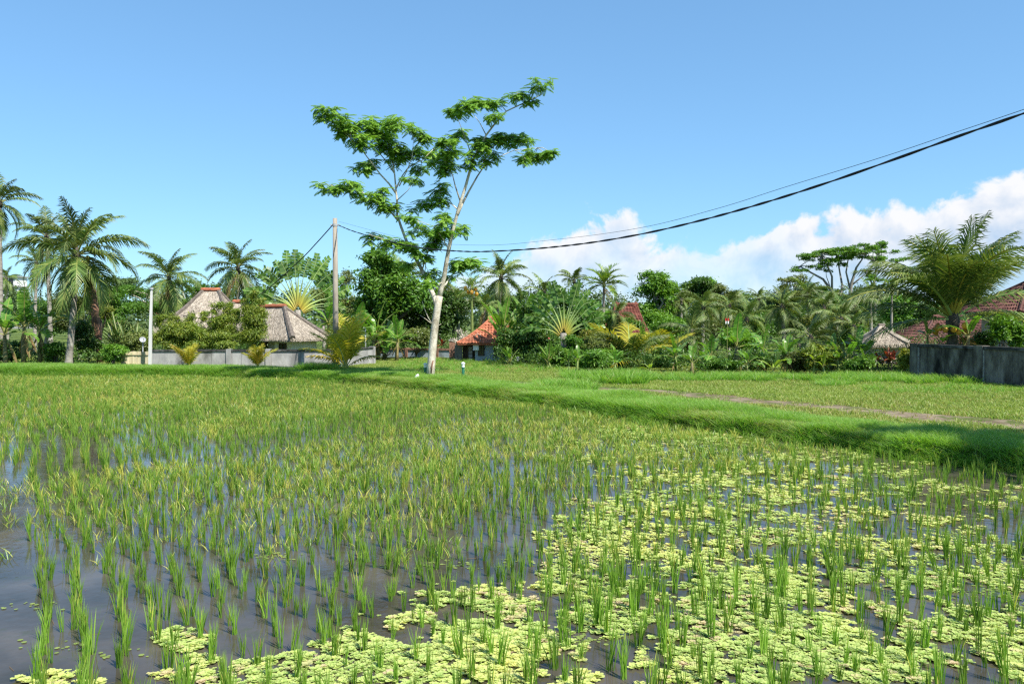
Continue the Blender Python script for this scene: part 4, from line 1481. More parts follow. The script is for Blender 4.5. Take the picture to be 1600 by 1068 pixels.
# ================================================================== the tall feathery tree
def main_tree():
    r = np.random.default_rng(17)
    D = 29.4
    zx = lambda x, y: (480 + x / 2.225, 120 + y / 2.225)
    bpx, bpy = zx(428, 1046)
    foot = W(bpx, bpy, D)
    z0 = gzf(foot.x, D)
    org = Vector((foot.x, D, z0))
    root = thing("feathery_tree", "tall pale-trunked forked tree with two feathery green crowns standing alone on the lawn", "tree", org)

    def P(x, y, dz=0.0):
        return W(*zx(x, y), D + dz) - org
    b = MB()
    branches = [  # (points (zx,zy,depth), r0, r1)
        ([(427, 1075, 0), (431, 1000, 0), (438, 920, 0), (446, 850, 0), (454, 795, 0), (460, 762, 0)], 0.158, 0.128),
        ([(459, 770, 0), (466, 735, 0), (476, 695, -.1), (484, 645, -.2), (492, 600, -.25), (505, 540, -.3), (525, 462, -.4), (551, 380, -.5), (575, 292, -.5), (600, 245, -.5), (622, 203, -.6), (655, 160, -.7), (692, 120, -.8), (760, 88, -.9), (815, 62, -1.0)], 0.105, 0.013),
        ([(522, 480, -.4), (540, 440, -.2), (562, 398, .1), (592, 345, .3), (616, 310, .4), (645, 288, .5), (720, 255, .7), (800, 247, .9)], 0.060, 0.006),
        ([(452, 800, 0), (440, 762, .1), (428, 735, .2), (408, 690, .3), (390, 655, .4), (366, 610, .5), (345, 570, .6), (326, 520, .6), (313, 480, .7), (312, 430, .7), (308, 385, .8), (303, 330, .8), (292, 270, .9), (276, 200, 1.0), (268, 150, 1.0)], 0.10, 0.012),
        ([(316, 500, .7), (296, 476, .6), (270, 450, .4), (230, 424, .2), (180, 395, 0), (90, 382, -.3)], 0.045, 0.01),
        ([(309, 405, .8), (285, 372, .7), (255, 340, .5), (225, 300, .3), (190, 255, 0), (150, 215, -.2), (85, 150, -.4)], 0.045, 0.01),
        ([(303, 335, .8), (280, 300, 1.0), (255, 270, 1.2), (225, 230, 1.3), (200, 175, 1.4)], 0.03, 0.008),
        ([(308, 390, .8), (330, 345, 1.0), (355, 310, 1.1), (400, 290, 1.2), (440, 250, 1.3)], 0.035, 0.008),
        ([(320, 380, .8), (345, 330, .6), (365, 280, .3), (370, 210, .2)], 0.025, 0.008),
        ([(312, 430, .7), (350, 395, .5), (372, 360, .4)], 0.02, 0.006),
        ([(366, 610, .5), (330, 588, .4), (290, 572, .2), (215, 548, -.1)], 0.03, 0.008),
        ([(466, 735, 0), (482, 720, .2), (498, 695, .4), (530, 660, .7), (575, 635, .9), (600, 630, 1)], 0.045, 0.010),
        ([(400, 670, .3), (415, 620, .1), (430, 580, -.2), (440, 530, -.4)], 0.03, 0.008),
        ([(525, 462, -.4), (500, 440, -.2), (460, 425, .1), (400, 440, .3), (345, 445, .4)], 0.03, 0.007),
        ([(533, 435, -.4), (515, 380, -.5), (505, 340, -.6), (480, 300, -.7), (470, 260, -.8)], 0.032, 0.008),
        ([(492, 600, -.25), (470, 560, -.4), (440, 520, -.6), (380, 498, -.7)], 0.028, 0.007),
        ([(575, 292, -.5), (560, 240, -.2), (540, 190, 0), (520, 135, .1)], 0.028, 0.007),
        ([(622, 203, -.6), (600, 160, -.8), (570, 120, -.9)], 0.022, 0.006),
        ([(600, 320, .35), (640, 250, .2), (680, 215, .1), (740, 205, 0)], 0.028, 0.007),
        ([(440, 870, 0), (420, 835, -.2), (405, 800, -.3), (400, 780, -.4)], 0.022, 0.008),
        ([(438, 862, .05), (425, 852, .0), (410, 840, -.1), (392, 828, -.2)], 0.02, 0.008),
        ([(445, 868, 0), (460, 862, .1), (466, 858, .1)], 0.012, 0.008),
        ([(492, 610, -.25), (500, 560, -.1), (510, 525, 0)], 0.015, 0.006),
        ([(408, 690, .3), (412, 650, .0), (405, 620, -.2)], 0.02, 0.007),
        ([(470, 715, -.1), (450, 722, -.4), (430, 720, -.6)], 0.018, 0.007),
    ]
    nodes = []
    for pts, r0, r1 in branches:
        q = [P(*p) for p in pts]
        k = len(q)
        b.tube(q, [r0 + (r1 - r0) * (i / (k - 1)) ** 0.8 for i in range(k)], 8 if r0 > 0.08 else 6)
        nodes += q[1:] if r0 < 0.1 else q[7:]
    clusters = [(100, 150, 60, 32), (160, 180, 70, 42), (240, 150, 65, 38), (330, 168, 62, 35), (395, 195, 45, 30), (200, 230, 50, 30), (285, 220, 60, 38), (350, 250, 62, 32),
                (440, 245, 55, 28), (170, 310, 36, 18), (215, 290, 42, 28), (90, 385, 52, 18), (160, 388, 60, 24), (225, 430, 72, 26), (275, 452, 48, 22), (360, 360, 30, 16),
                (385, 445, 62, 16), (450, 432, 50, 22), (460, 380, 38, 24), (480, 315, 52, 42), (500, 262, 52, 35), (475, 478, 30, 16), (370, 500, 48, 14), (440, 532, 55, 24),
                (512, 530, 45, 24), (430, 580, 50, 22), (220, 553, 45, 18), (262, 575, 42, 14), (340, 580, 52, 18), (520, 132, 46, 28), (560, 120, 52, 24), (522, 188, 42, 22),
                (602, 110, 40, 24), (660, 108, 42, 18), (730, 85, 42, 18), (800, 60, 42, 20), (780, 112, 26, 10), (800, 250, 44, 14), (830, 244, 24, 10), (620, 232, 52, 32), (682, 210, 62, 28), (732, 222, 62, 26),
                (792, 242, 60, 22), (852, 244, 20, 8), (592, 272, 42, 28), (642, 270, 42, 22), (760, 278, 42, 10), (408, 622, 42, 18), (522, 640, 42, 18), (565, 640, 50, 20),
                (445, 720, 55, 13), (512, 664, 32, 16), (250, 185, 60, 30), (130, 165, 40, 25), (380, 290, 40, 18), (655, 160, 35, 18), (570, 310, 34, 22), (300, 275, 30, 18), (400, 540, 40, 22), (470, 520, 40, 22), (380, 600, 40, 22), (455, 560, 36, 24), (300, 560, 40, 18), (420, 680, 40, 20), (480, 690, 36, 16), (360, 660, 34, 18), (540, 655, 40, 16), (250, 400, 40, 18), (130, 395, 40, 16)]
    k = S(D) / 2.225

    def bip(r, L, npair=10):
        """one twice-divided leaf: a stalk with pairs of drooping strips"""
        V, T, C = [], [], []
        bd = r.uniform(0.5, 1.2)
        c0 = r.uniform(0, 1)
        for i in range(npair):
            t = (i + 1) / npair
            px = t
            pz = -bd * 0.35 * t * t
            for s in (-1, 1):
                ph = R(62 - 30 * t)
                l = 0.40 * math.sin(math.pi * (0.25 + 0.6 * t))
                a = np.array([math.cos(ph), s * math.sin(ph), -0.25 - 0.4 * t * bd])
                a = a / np.linalg.norm(a)
                w = np.array([math.sin(ph), -s * math.cos(ph), 0]) * 0.046
                p = np.array([px, 0, pz])
                n0 = len(V)
                V += [p, p + a * l * 0.5 + w, p + a * l + np.array([0, 0, -0.05]), p + a * l * 0.5 - w]
                T += [(n0, n0 + 1, n0 + 2), (n0, n0 + 2, n0 + 3)]
                c = np.clip(c0 * 0.5 + r.uniform(0, 0.5), 0, 1)
                C += [(c, t * 0.5, 0), (c, t, 0), (c, t, 0), (c, t, 0)]
        V = np.array(V) * L
        t_ = r.uniform(-0.30, 0.50)             # some hang, some stand
        ct, st = math.cos(t_), math.sin(t_)
        V = np.stack([V[:, 0] * ct + V[:, 2] * st, V[:, 1], -V[:, 0] * st + V[:, 2] * ct], 1)
        return V, np.array(T), np.array(C)
    temps = [bip(r, 1.0) for _ in range(18)]
    sp = Soup()
    lp, lr, ls, lc, lt = [], [], [], [], []
    for (cx, cy, rx, ry) in clusters:
        cpt = Vector(P(cx, cy))
        near = min(nodes, key=lambda q: (q.x - cpt.x) ** 2 + (q.z - cpt.z) ** 2)
        cpt.y = near.y + r.uniform(-0.5, 0.5)
        RX, RZ = rx * k * 0.80, ry * k * 0.85
        b.tube(limb_path(near, cpt, r, 0.12, 4, 0.06), [0.018, 0.014, 0.010, 0.006], 4)
        nt = max(4, int(rx * ry / 150))
        for j in range(nt):
            a = r.uniform(0, 6.28)
            q = math.sqrt(r.uniform(0, 1))
            end = cpt + Vector((math.cos(a) * RX * q, math.sin(a) * RX * 0.8 * q, r.uniform(-0.95, 0.95) * RZ * (1.15 - 0.4 * q)))
            b.tube(limb_path(cpt, end, r, 0.15, 3, 0.05), [0.007, 0.005, 0.003], 3, cap=False)
            nleaf = int(r.integers(11, 17))
            a0 = r.uniform(0, 6.28)
            for m_ in range(nleaf):
                aa = a0 + m_ * 2.4 + r.uniform(-0.3, 0.3)
                lp.append(tuple(end + Vector((r.normal(0, .05), r.normal(0, .05), r.normal(0, .05)))))
                lr.append(aa)
                ls.append(r.uniform(0.20, 0.36))
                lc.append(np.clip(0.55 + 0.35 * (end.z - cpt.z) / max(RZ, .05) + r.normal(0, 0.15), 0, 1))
                lt.append((0, 0))
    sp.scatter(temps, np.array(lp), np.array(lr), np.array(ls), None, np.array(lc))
    b.obj("trunk", M['bark_pale'], root, smooth=True)
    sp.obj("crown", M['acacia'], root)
    # bark scar low on the trunk
    s = MB()
    s.tube([P(438, 985, -0.148), P(433, 1005, -0.152), P(431, 1030, -0.156)], [0.02, 0.035, 0.02], 5)
    s.obj("bark_scar", M['fibre'], root, smooth=True)


main_tree()

# ================================================================== buildings
def roof_parts(root, w, dp, ze, zr, rh, style, curve=0.25, off=(0, 0), rz=0.0, mat=None, tw=0.22, th=0.30, seed=1, cap='tile_red', ridge='thatch_ridge', straw=1300):
    """hipped roof in the coordinates of root: half width w, half depth dp, ridge half length rh"""
    r = np.random.default_rng(seed)
    rot = Matrix.Rotation(rz, 4, 'Z')
    rise = zr - ze

    def zz(v):
        return ze + rise * ((1 - curve) * v + curve * v * v)

    def pt(face, u, v):
        if face == 0:
            p = Vector((u * (w + (rh - w) * v), -dp * (1 - v), zz(v)))
        elif face == 1:
            p = Vector((w + (rh - w) * v, u * dp * (1 - v), zz(v)))
        elif face == 2:
            p = Vector((-u * (w + (rh - w) * v), dp * (1 - v), zz(v)))
        else:
            p = Vector((-(w + (rh - w) * v), -u * dp * (1 - v), zz(v)))
        p = rot @ p
        return Vector((p.x + off[0], p.y + off[1], p.z))

    def nrm(face, u, v):
        a = pt(face, u + 0.01, v) - pt(face, u, v) if v < 0.98 else pt(face, 0.1, 0.5) - pt(face, 0, 0.5)
        c = pt(face, u, min(v + 0.01, 1)) - pt(face, u, v) if v < 0.98 else pt(face, u, v) - pt(face, u, v - 0.01)
        return a.cross(c).normalized()
    base = MB()
    nu, nv = 10, 8
    for f in range(4):
        b0 = len(base.v)
        for j in range(nv + 1):
            for i in range(nu + 1):
                p = pt(f, i / nu * 2 - 1, j / nv)
                if style == 'thatch' and 0 < i < nu and 0 < j < nv:
                    p = p + nrm(f, i / nu * 2 - 1, j / nv) * r.uniform(-0.03, 0.03)
                base.add([p], [], (0.5, 0.5, 0))
        for j in range(nv):
            for i in range(nu):
                a = b0 + j * (nu + 1) + i
                base.f.append((a, a + 1, a + nu + 2, a + nu + 1))
                base.m.append(0)
    th_e = 0.20 if style == 'thatch' else 0.08
    cs = [pt(f, -1, 0) for f in range(4)]
    lo = [Vector((c.x * 0.985 + off[0] * 0.015, c.y * 0.985 + off[1] * 0.015, c.z - th_e)) for c in cs]
    base.add(cs + lo, [(i, 4 + i, 4 + (i + 1) % 4, (i + 1) % 4) for i in range(4)] + [(7, 6, 5, 4)])
    if style == 'thatch':
        ro = base.obj("roof", M[mat or 'thatch'], root, smooth=False)
        st = MB()
        for f in range(4):
            for k in range(int(straw * 2.2)):
                u, v = r.uniform(-1, 1), r.uniform(0, 0.97) ** 1.1
                dv = r.uniform(0.05, 0.14)
                n = nrm(f, u, min(v, 0.95))
                p0 = pt(f, u, v) + n * r.uniform(0.010, 0.03)
                p1 = pt(f, np.clip(u * (1 + r.normal(0, 0.01)), -1, 1), max(v - dv, -0.03)) + n * r.uniform(0.015, 0.045)
                if v - dv < 0.0:
                    p1 = p1 - Vector((0, 0, r.uniform(0.03, 0.16)))
                s = (p1 - p0).cross(n).normalized() * r.uniform(0.006, 0.018)
                st.add([p0 - s, p0 + s, p1 + s, p1 - s], [(0, 1, 2, 3)], (float(r.uniform(0.1, 0.9)), 0.5, 0))
        kind(st.obj("straw", M[mat or 'thatch'], ro), 'stuff')
    else:
        ro = base.obj("roof", M[mat], root)
        tl = MB()
        for f in range(4):
            half0 = w if f in (0, 2) else dp
            length = (pt(f, 0, 1) - pt(f, 0, 0)).length
            nr = max(3, int(length / th))
            for j in range(nr):
                v0, v1 = j / nr, (j + 1) / nr
                h0 = (w + (rh - w) * v0) if f in (0, 2) else dp * (1 - v0)
                h1 = (w + (rh - w) * v1) if f in (0, 2) else dp * (1 - v1)
                nc = max(1, int(2 * h0 / tw))
                n = nrm(f, 0, min(v0, 0.9))
                row = r.uniform(-0.08, 0.08)
                for c in range(nc):
                    ua, ub = c / nc * 2 - 1, (c + 1) / nc * 2 - 1
                    um = (ua + ub) / 2
                    lift = 0.045 + r.uniform(-0.012, 0.012)
                    A, Bm, Cc = pt(f, ua, v0) + n * (lift - 0.02), pt(f, um, v0) + n * (lift + 0.03), pt(f, ub, v0) + n * (lift - 0.02)
                    D_, E, Ff = pt(f, ua, v1) + n * 0.006, pt(f, um, v1) + n * 0.045, pt(f, ub, v1) + n * 0.006
                    cc = float(np.clip(0.5 + row + r.normal(0, 0.16), 0, 1))
                    tl.add([A, Bm, Cc, D_, E, Ff], [(0, 1, 4, 3), (1, 2, 5, 4), (0, 2, 1)], (cc, 0.5, 0))
        kind(tl.obj("tiles", M[mat], ro), 'stuff')
    # ridges: one strip per hip, and one along the top
    for f in range(4):
        b = MB()
        pts = [pt(f, -1, j / 7) + Vector((0, 0, 0.03)) for j in range(8)]
        if style == 'thatch':
            b.tube(pts, [0.17, 0.17, 0.16, 0.15, 0.14, 0.13, 0.12, 0.11], 6, (0.5, 0, 0))
        else:
            b.tube(pts, 0.075, 6, (0.45, 0, 0))
        b.obj("ridge_strip", M[ridge] if style == 'thatch' else M[mat], ro)
    b = MB()
    a, c = pt(0, -1, 1), pt(0, 1, 1)
    e = (c - a).normalized() if (c - a).length > 0.01 else Vector((1, 0, 0))
    n = 6
    q = [a - e * 0.1 + (c - a + e * 0.2) * i / n + Vector((0, 0, 0.07 + 0.02 * (i % 2))) for i in range(n + 1)]
    b.tube(q, 0.11, 7, (0.6, 0, 0))
    b.obj("ridge_cap", M[cap], ro)
    return ro


def wall_box(root, name, mat, x0, x1, y0, y1, z0, z1, rz=0.0, off=(0, 0)):
    b = MB()
    Mx = Matrix.Translation((off[0], off[1], 0)) @ Matrix.Rotation(rz, 4, 'Z')
    b.box(x0, x1, y0, y1, z0, z1, M=Mx)
    return b.obj(name, M[mat], root)


def window(root, x, y, z0, z1, hw, rz=0.0, off=(0, 0)):
    """framed window on the wall plane y (facing -y)"""
    fr_ = MB()
    Mx = Matrix.Translation((off[0], off[1], 0)) @ Matrix.Rotation(rz, 4, 'Z')
    for a in ((x - hw, x - hw + 0.06, z0, z1), (x + hw - 0.06, x + hw, z0, z1), (x - hw + 0.06, x + hw - 0.06, z1 - 0.06, z1), (x - hw + 0.06, x + hw - 0.06, z0, z0 + 0.06), (x - 0.025, x + 0.025, z0 + 0.06, z1 - 0.06)):
        fr_.box(a[0], a[1], y - 0.05, y + 0.02, a[2], a[3], M=Mx)
    o = fr_.obj("window", M['wood_dark'], root)
    g = MB()
    g.box(x - hw + 0.05, x + hw - 0.05, y - 0.015, y + 0.01, z0 + 0.05, z1 - 0.05, M=Mx)
    g.obj("pane", M['glass'], o)
    return o


def house(label, px, d, name="house", cat="house"):
    x = (px - 800) / F * d
    z0 = gzf(x, d)
    return thing(name, label, cat, (x, d, z0)), z0


# thatched pavilion with a peaked roof, behind the bamboo
h, z0 = house("tall peaked grey thatched pavilion with orange ridge cap behind the bamboo hedge", 330, 51, "thatched_pavilion", "pavilion")
roof_parts(h, 2.25, 2.1, W(0, 508, 51).z - z0, W(0, 454, 51).z - z0, 0.5, 'thatch', 0.30, seed=2)
for sx in (-1.8, 1.8):
    for sy in (-1.6, 1.6):
        wall_box(h, "post", 'wood_dark', sx - 0.08, sx + 0.08, sy - 0.08, sy + 0.08, 0, W(0, 509, 51).z - z0)
wall_box(h, "wall", 'wall_beige', -1.7, 1.7, 0.2, 1.5, 0, W(0, 508, 51).z - z0 - 0.15)
h, z0 = house("small thatched roof peak showing between the peaked pavilion and the larger white-walled house", 373, 47.5, "thatched_pavilion", "pavilion")
roof_parts(h, 1.3, 1.3, W(0, 507, 47.5).z - z0, W(0, 473, 47.5).z - z0, 0.22, 'thatch', 0.2, seed=3, straw=600)
wall_box(h, "wall", 'wall_beige', -0.9, 0.9, -0.9, 0.9, 0, W(0, 507, 47.5).z - z0 + 0.03)

# thatched house with white wall
h, z0 = house("low wide thatched house with a white wall beside the concrete utility pole", 425, 46, "thatched_house")
rz = R(-30)
ze, zr = W(0, 527, 46).z - z0, W(0, 480, 46).z - z0
roof_parts(h, 3.1, 1.45, ze, zr, 1.0, 'thatch', 0.12, rz=rz, seed=4, straw=1800)
Mz = dict(rz=rz)
wall_box(h, "wall", 'wall_white', 1.15, 2.45, -0.90, 1.05, 0, ze - 0.02, **Mz)
wall_box(h, "wall", 'concrete_grey', 0.62, 1.15, -0.86, 1.0, 0, ze - 0.02, **Mz)
wall_box(h, "back_wall", 'wood_dark', -2.5, 0.62, 0.55, 1.0, 0, ze - 0.02, **Mz)
wall_box(h, "post", 'wood_dark', -0.9, -0.78, -0.95, -0.83, 0, ze - 0.02, **Mz)
window(h, 1.8, -0.905, 0.45, 0.95, 0.28, **Mz)
wall_box(h, "beam", 'wood_dark', -2.6, 2.6, -1.02, -0.92, ze - 0.13, ze - 0.03, **Mz)

# house with the orange-red roof in the middle
h, z0 = house("small blue-walled house with a sagging orange-red tiled roof beyond the lawn", 774, 44, "tiled_house")
ze, zr = W(0, 535, 44).z - z0, W(0, 499, 44).z - z0
roof_parts(h, 2.0, 1.9, ze, zr, 0.3, 'tile', 0.35, mat='tile_red', tw=0.17, th=0.22, seed=5)
wall_box(h, "wall", 'wall_blue', -1.05, 1.6, -1.55, 1.5, 0, ze - 0.02)
wall_box(h, "side_wall", 'wood_grey', -2.15, -1.75, -1.35, -1.25, 0, ze - 0.08)
wall_box(h, "side_wall", 'wood_dark', -1.75, -1.05, -1.0, -0.8, 0, ze - 0.08)
window(h, -0.72, -1.555, 0.32, 0.88, 0.17)
window(h, 0.1, -1.555, 0.32, 0.88, 0.17)
b = MB()
b.box(-1.15, -0.85, -1.78, -1.60, ze - 0.36, ze - 0.06)
b.obj("air_conditioner", M['lamp_white'], h)
b = MB()
for zz_ in range(4):
    b.box(-1.42, -1.22, -1.14, -1.02, zz_ * 0.2, zz_ * 0.2 + 0.17)
kind(b.obj("door_blocks", M['concrete_grey'], h), 'stuff')

# old red roofs among the palms
h, z0 = house("old house with steep dark red tiled roofs half buried in palms", 978, 56, "tiled_house")
roof_parts(h, 1.45, 1.3, W(0, 522, 56).z - z0, W(0, 477, 56).z - z0, 0.75, 'tile', 0.3, mat='tile_old', tw=0.2, th=0.24, seed=6, cap='tile_old')
roof_parts(h, 2.3, 1.6, W(0, 535, 56).z - z0, W(0, 503, 56).z - z0, 0.5, 'tile', 0.3, off=(-1.5, -1.6), mat='tile_old', tw=0.2, th=0.24, seed=7, cap='tile_old')
for dx in (-0.6, 0.6):                      # raised ends of the steep roof
    b = MB()
    zt = W(0, 477, 56).z - z0
    b.tube([(dx, 0, zt - 0.1), (dx * 1.05, 0, zt + 0.1), (dx * 1.2, 0, zt + 0.30)], [0.16, 0.10, 0.03], 6)
    b.obj("finial", M['tile_old'], h)
wall_box(h, "wall", 'wall_beige', -2.6, 1.1, -1.9, 1.0, 0, W(0, 535, 56).z - z0 - 0.03)

# brown tiled house at the right
h, z0 = house("low house with a wide brown tiled hip roof behind the blackened wall", 1492, 43, "tiled_house")
ze, zr = W(0, 537, 43).z - z0, W(0, 497, 43).z - z0
roof_parts(h, 3.35, 2.6, ze, zr, 1.1, 'tile', 0.12, mat='tile_brown', tw=0.2, th=0.26, seed=8, cap='tile_brown')
wall_box(h, "wall", 'wall_beige', -2.3, 2.6, -1.9, 1.9, 0, ze - 0.02)
for px_ in (-2.75, 2.85):
    wall_box(h, "post", 'wood_dark', px_ - 0.08, px_ + 0.08, -2.2, -2.04, 0, ze - 0.02)
window(h, -1.2, -1.905, 0.2, 0.8, 0.35)

h, z0 = house("house with a high dark brown tiled eave cut by the right picture edge", 1645, 37, "tiled_house")
ze, zr = W(0, 488, 37).z - z0, W(0, 440, 37).z - z0
roof_parts(h, 3.2, 2.6, ze, zr, 1.2, 'tile', 0.1, mat='tile_brown', tw=0.19, th=0.25, seed=9, cap='tile_brown')
wall_box(h, "wall", 'wall_beige', -2.2, 2.4, -1.7, 1.9, 0, ze - 0.02)
for px_ in (-2.6, -0.9):
    wall_box(h, "post", 'wood_dark', px_ - 0.09, px_ + 0.09, -2.2, -2.02, 0, ze - 0.02)
wall_box(h, "fascia", 'wood_dark', -3.0, 3.0, -2.42, -2.36, ze - 0.22, ze - 0.085)

h, z0 = house("little round-topped thatched gazebo with a beige wall left of the blackened wall", 1377, 40.5, "thatched_gazebo", "gazebo")
ze, zr = W(0, 536, 40.5).z - z0, W(0, 511, 40.5).z - z0
roof_parts(h, 0.95, 0.95, ze, zr, 0.04, 'thatch', 0.3, seed=10, straw=500, ridge='thatch', cap='thatch_ridge')
wall_box(h, "wall", 'wall_beige', -0.68, 0.9, -0.68, 0.68, 0, ze - 0.16)

# far buildings
h, z0 = house("distant white three storey building on the rise behind the left palms", 24, 210, "apartment_building", "building")
zb = W(0, 478, 210).z - z0
for i in range(3):
    z1 = zb + 2.6 * i
    wall_box(h, "storey", 'wall_white', -2.6 + i * 0.35, 2.8 - 0.5 * i, -2.5, 2.5, z1, z1 + 2.3)
    wall_box(h, "floor_slab", 'concrete_grey', -3.0 + i * 0.35, 3.2 - 0.5 * i, -3.1, 2.6, z1 + 2.3, z1 + 2.6)
    for k in (-1.3, 0.5):
        window(h, k + 0.2, -2.51, z1 + 0.5, z1 + 1.9, 0.55)
wall_box(h, "plinth", 'concrete_grey', -2.7, 2.9, -2.6, 2.6, 0, zb)
h, z0 = house("tiny distant hut roof peeping out of the trees above the thin pale pole", 254, 96, "hut", "hut")
ze, zr = W(0, 490, 96).z - z0, W(0, 482, 96).z - z0
roof_parts(h, 1.1, 1.0, ze, zr, 0.25, 'tile', 0.1, mat='tile_old', tw=0.4, th=0.4, seed=12, cap='tile_old')
wall_box(h, "wall", 'wall_beige', -0.8, 0.8, -0.7, 0.7, 0, ze - 0.03)


# ================================================================== walls and fences
def wall_run(label, name, pts, z_top, thick, mat, cop, n_panels, pillar_at=(), pillar_w=0.34, seed=1, cop_h=0.10, edge=None, pil_mat=None):
    """pts: two (px,d) ends"""
    r = np.random.default_rng(seed)
    a = Vector(((pts[0][0] - 800) / F * pts[0][1], pts[0][1], 0))
    c = Vector(((pts[1][0] - 800) / F * pts[1][1], pts[1][1], 0))
    e = c - a
    L = e.length
    yaw = math.atan2(e.y, e.x)
    root = thing(name, label, "wall", (a.x, a.y, 0.0), yaw)
    xs_ = [L * i / n_panels for i in range(n_panels + 1)]
    for i in range(n_panels):
        b = MB()
        j = r.uniform(-0.006, 0.006)
        b.box(xs_[i] + 0.006, xs_[i + 1] - 0.006, j, thick + j, -0.1, z_top)
        b.obj("panel", M[mat], root)
        b = MB()
        b.box(xs_[i] + 0.004, xs_[i + 1] - 0.004, -0.05, thick + 0.05, z_top + 0.002, z_top + cop_h + r.uniform(-0.008, 0.008))
        b.obj("coping", M[cop], root)
    for t in pillar_at:
        b = MB()
        b.box(t * L - pillar_w / 2, t * L + pillar_w / 2, -0.07, thick + 0.07, -0.1, z_top + cop_h + 0.02)
        o = b.obj("pillar", M[pil_mat or mat], root)
        if edge:
            b = MB()
            b.box(t * L + pillar_w / 2 + 0.002, t * L + pillar_w / 2 + 0.05, -0.05, 0.10, -0.1, z_top - 0.02)
            b.obj("pillar_edge", M[edge], root)
    return root


wall_run("long low grey cement wall in front of the thatched houses", "garden_wall", [(236, 36.0), (516, 36.4)], 0.98, 0.14, 'concrete_grey', 'coping_dark', 6, (0.43, 0.65), 0.22, 3, cop_h=0.09)
wall_run("short pale grey cement wall running back from the utility pole", "garden_wall", [(517, 36.45), (584, 40.5)], 0.98, 0.14, 'concrete_grey', 'coping_dark', 2, (0.99,), 0.2, 4, cop_h=0.07)
wall_run("blackened cement wall with pillars at the right below the dwarf coconut palm", "garden_wall", [(1424, 30.8), (1720, 24.0)], 1.38, 0.2, 'concrete_dark', 'coping_dark', 5, (0.025, 0.42, 0.80), 0.36, 5, edge='edge_pale', cop_h=0.11)
wall_run("low blue-grey wall with brown coping along the back of the lawn", "garden_wall", [(560, 48.5), (708, 46.2)], 0.64, 0.14, 'wall_blue', 'brick_brown', 6, (0.20, 0.52, 0.84), 0.16, 6, pil_mat='brick_brown')
p = W(706, 0, 45)
g0 = gzf(p.x, 45)
t = thing("gate_post", "brown brick post left of the red-roofed house", "post", (p.x, 45, g0))
b = MB()
b.box(-0.17, 0.17, -0.17, 0.17, -0.05, 1.05)
b.obj("shaft", M['brick_brown'], t)
b = MB()
b.box(-0.21, 0.21, -0.21, 0.21, 1.052, 1.12)
b.obj("cap", M['concrete_grey'], t)

# split-bamboo fence
a, c = (190 - 800) / F * 36.2, (231 - 800) / F * 36.0
t = thing("bamboo_fence", "pale split-bamboo fence panel between the round green bush and the thin pole", "fence", (a, 36.1, gzf(a, 36.1)))
n = 17
sl = []
for i in range(n):
    b = MB()
    x0, x1 = (c - a) * i / n, (c - a) * (i + 1) / n
    b.box(x0 + 0.004, x1 - 0.004, random.uniform(-0.012, 0.012), 0.03, -0.05, 0.78 + random.uniform(-0.03, 0.02), (random.uniform(0.25, 0.75), 0.5, 0))
    b.obj("slat", M['bamboo_slat'], t)
for zz_ in (0.18, 0.62):
    b = MB()
    b.box(-0.02, c - a + 0.02, -0.045, -0.015, zz_, zz_ + 0.05, (0.4, 0.5, 0))
    b.obj("rail", M['bamboo_slat'], t)
b = MB()
for i in range(26):
    x0 = random.uniform(-0.2, 1.3)
    b.tube([(x0, -0.3 - random.uniform(0, 0.5), 0.02), (x0 + random.uniform(-0.35, 0.35), -0.4, 0.03 + random.uniform(0, 0.05))], 0.02, 4, (random.uniform(0.2, 0.6), 0.5, 0))
o = b.obj("fallen_canes", M['bamboo_slat'])
o.location = (a, 36.1, gzf(a, 36) + 0.02)
kind(tag(o, "litter of dry canes lying at the foot of the bamboo fence", "canes"), 'stuff')

# ================================================================== poles, cables, lamps
D = 34.2
x = (524.5 - 800) / F * D
z0 = gzf(x, D)
t = thing("utility_pole", "tall round concrete utility pole carrying the cables beside the thatched house", "pole", (x, D, z0))
hp = W(524, 341, D).z - z0
b = MB()
b.tube([(0, 0, -0.1), (0, 0, hp * 0.5), (0, 0, hp)], [0.135, 0.115, 0.095], 12)
b.obj("shaft", M['pole'], t, smooth=True)
b = MB()
b.tube([(0, 0, -0.05), (0, 0, 0.42)], [0.24, 0.20], 10)
b.obj("footing", M['concrete_grey'], t)
b = MB()
b.tube([(0, 0, hp - 0.34), (0, 0, hp - 0.24)], 0.113, 12)
b.obj("clamp", M['metal'], t)
for sx in (-1, 1):
    b = MB()
    b.tube([(sx * 0.10, 0, hp - 0.29), (sx * 0.20, -0.02, hp - 0.28)], 0.025, 6)
    b.obj("cable_hook", M['metal'], t)

D2 = 35.4
x2 = (233.5 - 800) / F * D2
t2 = thing("thin_pole", "thin pale square pole standing at the left end of the grey wall", "pole", (x2, D2, gzf(x2, D2)))
hp2 = W(0, 452, D2).z - gzf(x2, D2)
b = MB()
b.tube([(0, 0, -0.1), (0.05, 0, hp2 * 0.5), (0.12, 0, hp2)], [0.085, 0.075, 0.05], 4)
b.obj("shaft", M['pole_pale'], t2)
b = MB()
b.tube([(0.12, 0, hp2), (0.12, 0, hp2 + 0.08)], [0.085, 0.085], 6)
b.obj("cap", M['metal'], t2)
x3 = (571 - 800) / F * 42.5
t3 = thing("pipe_post", "thin grey pipe standing behind the short wall among the bananas", "post", (x3, 42.5, gzf(x3, 42.5)))
b = MB()
hh3 = W(0, 512, 42.5).z - gzf(x3, 42.5)
b.tube([(0, 0, -0.1), (0, 0, hh3)], 0.035, 8)
b.obj("shaft", M['metal'], t3, smooth=True)
b = MB()
b.tube([(-0.12, 0, hh3), (0.12, 0, hh3)], 0.03, 6)
b.obj("top_bar", M['metal'], t3)


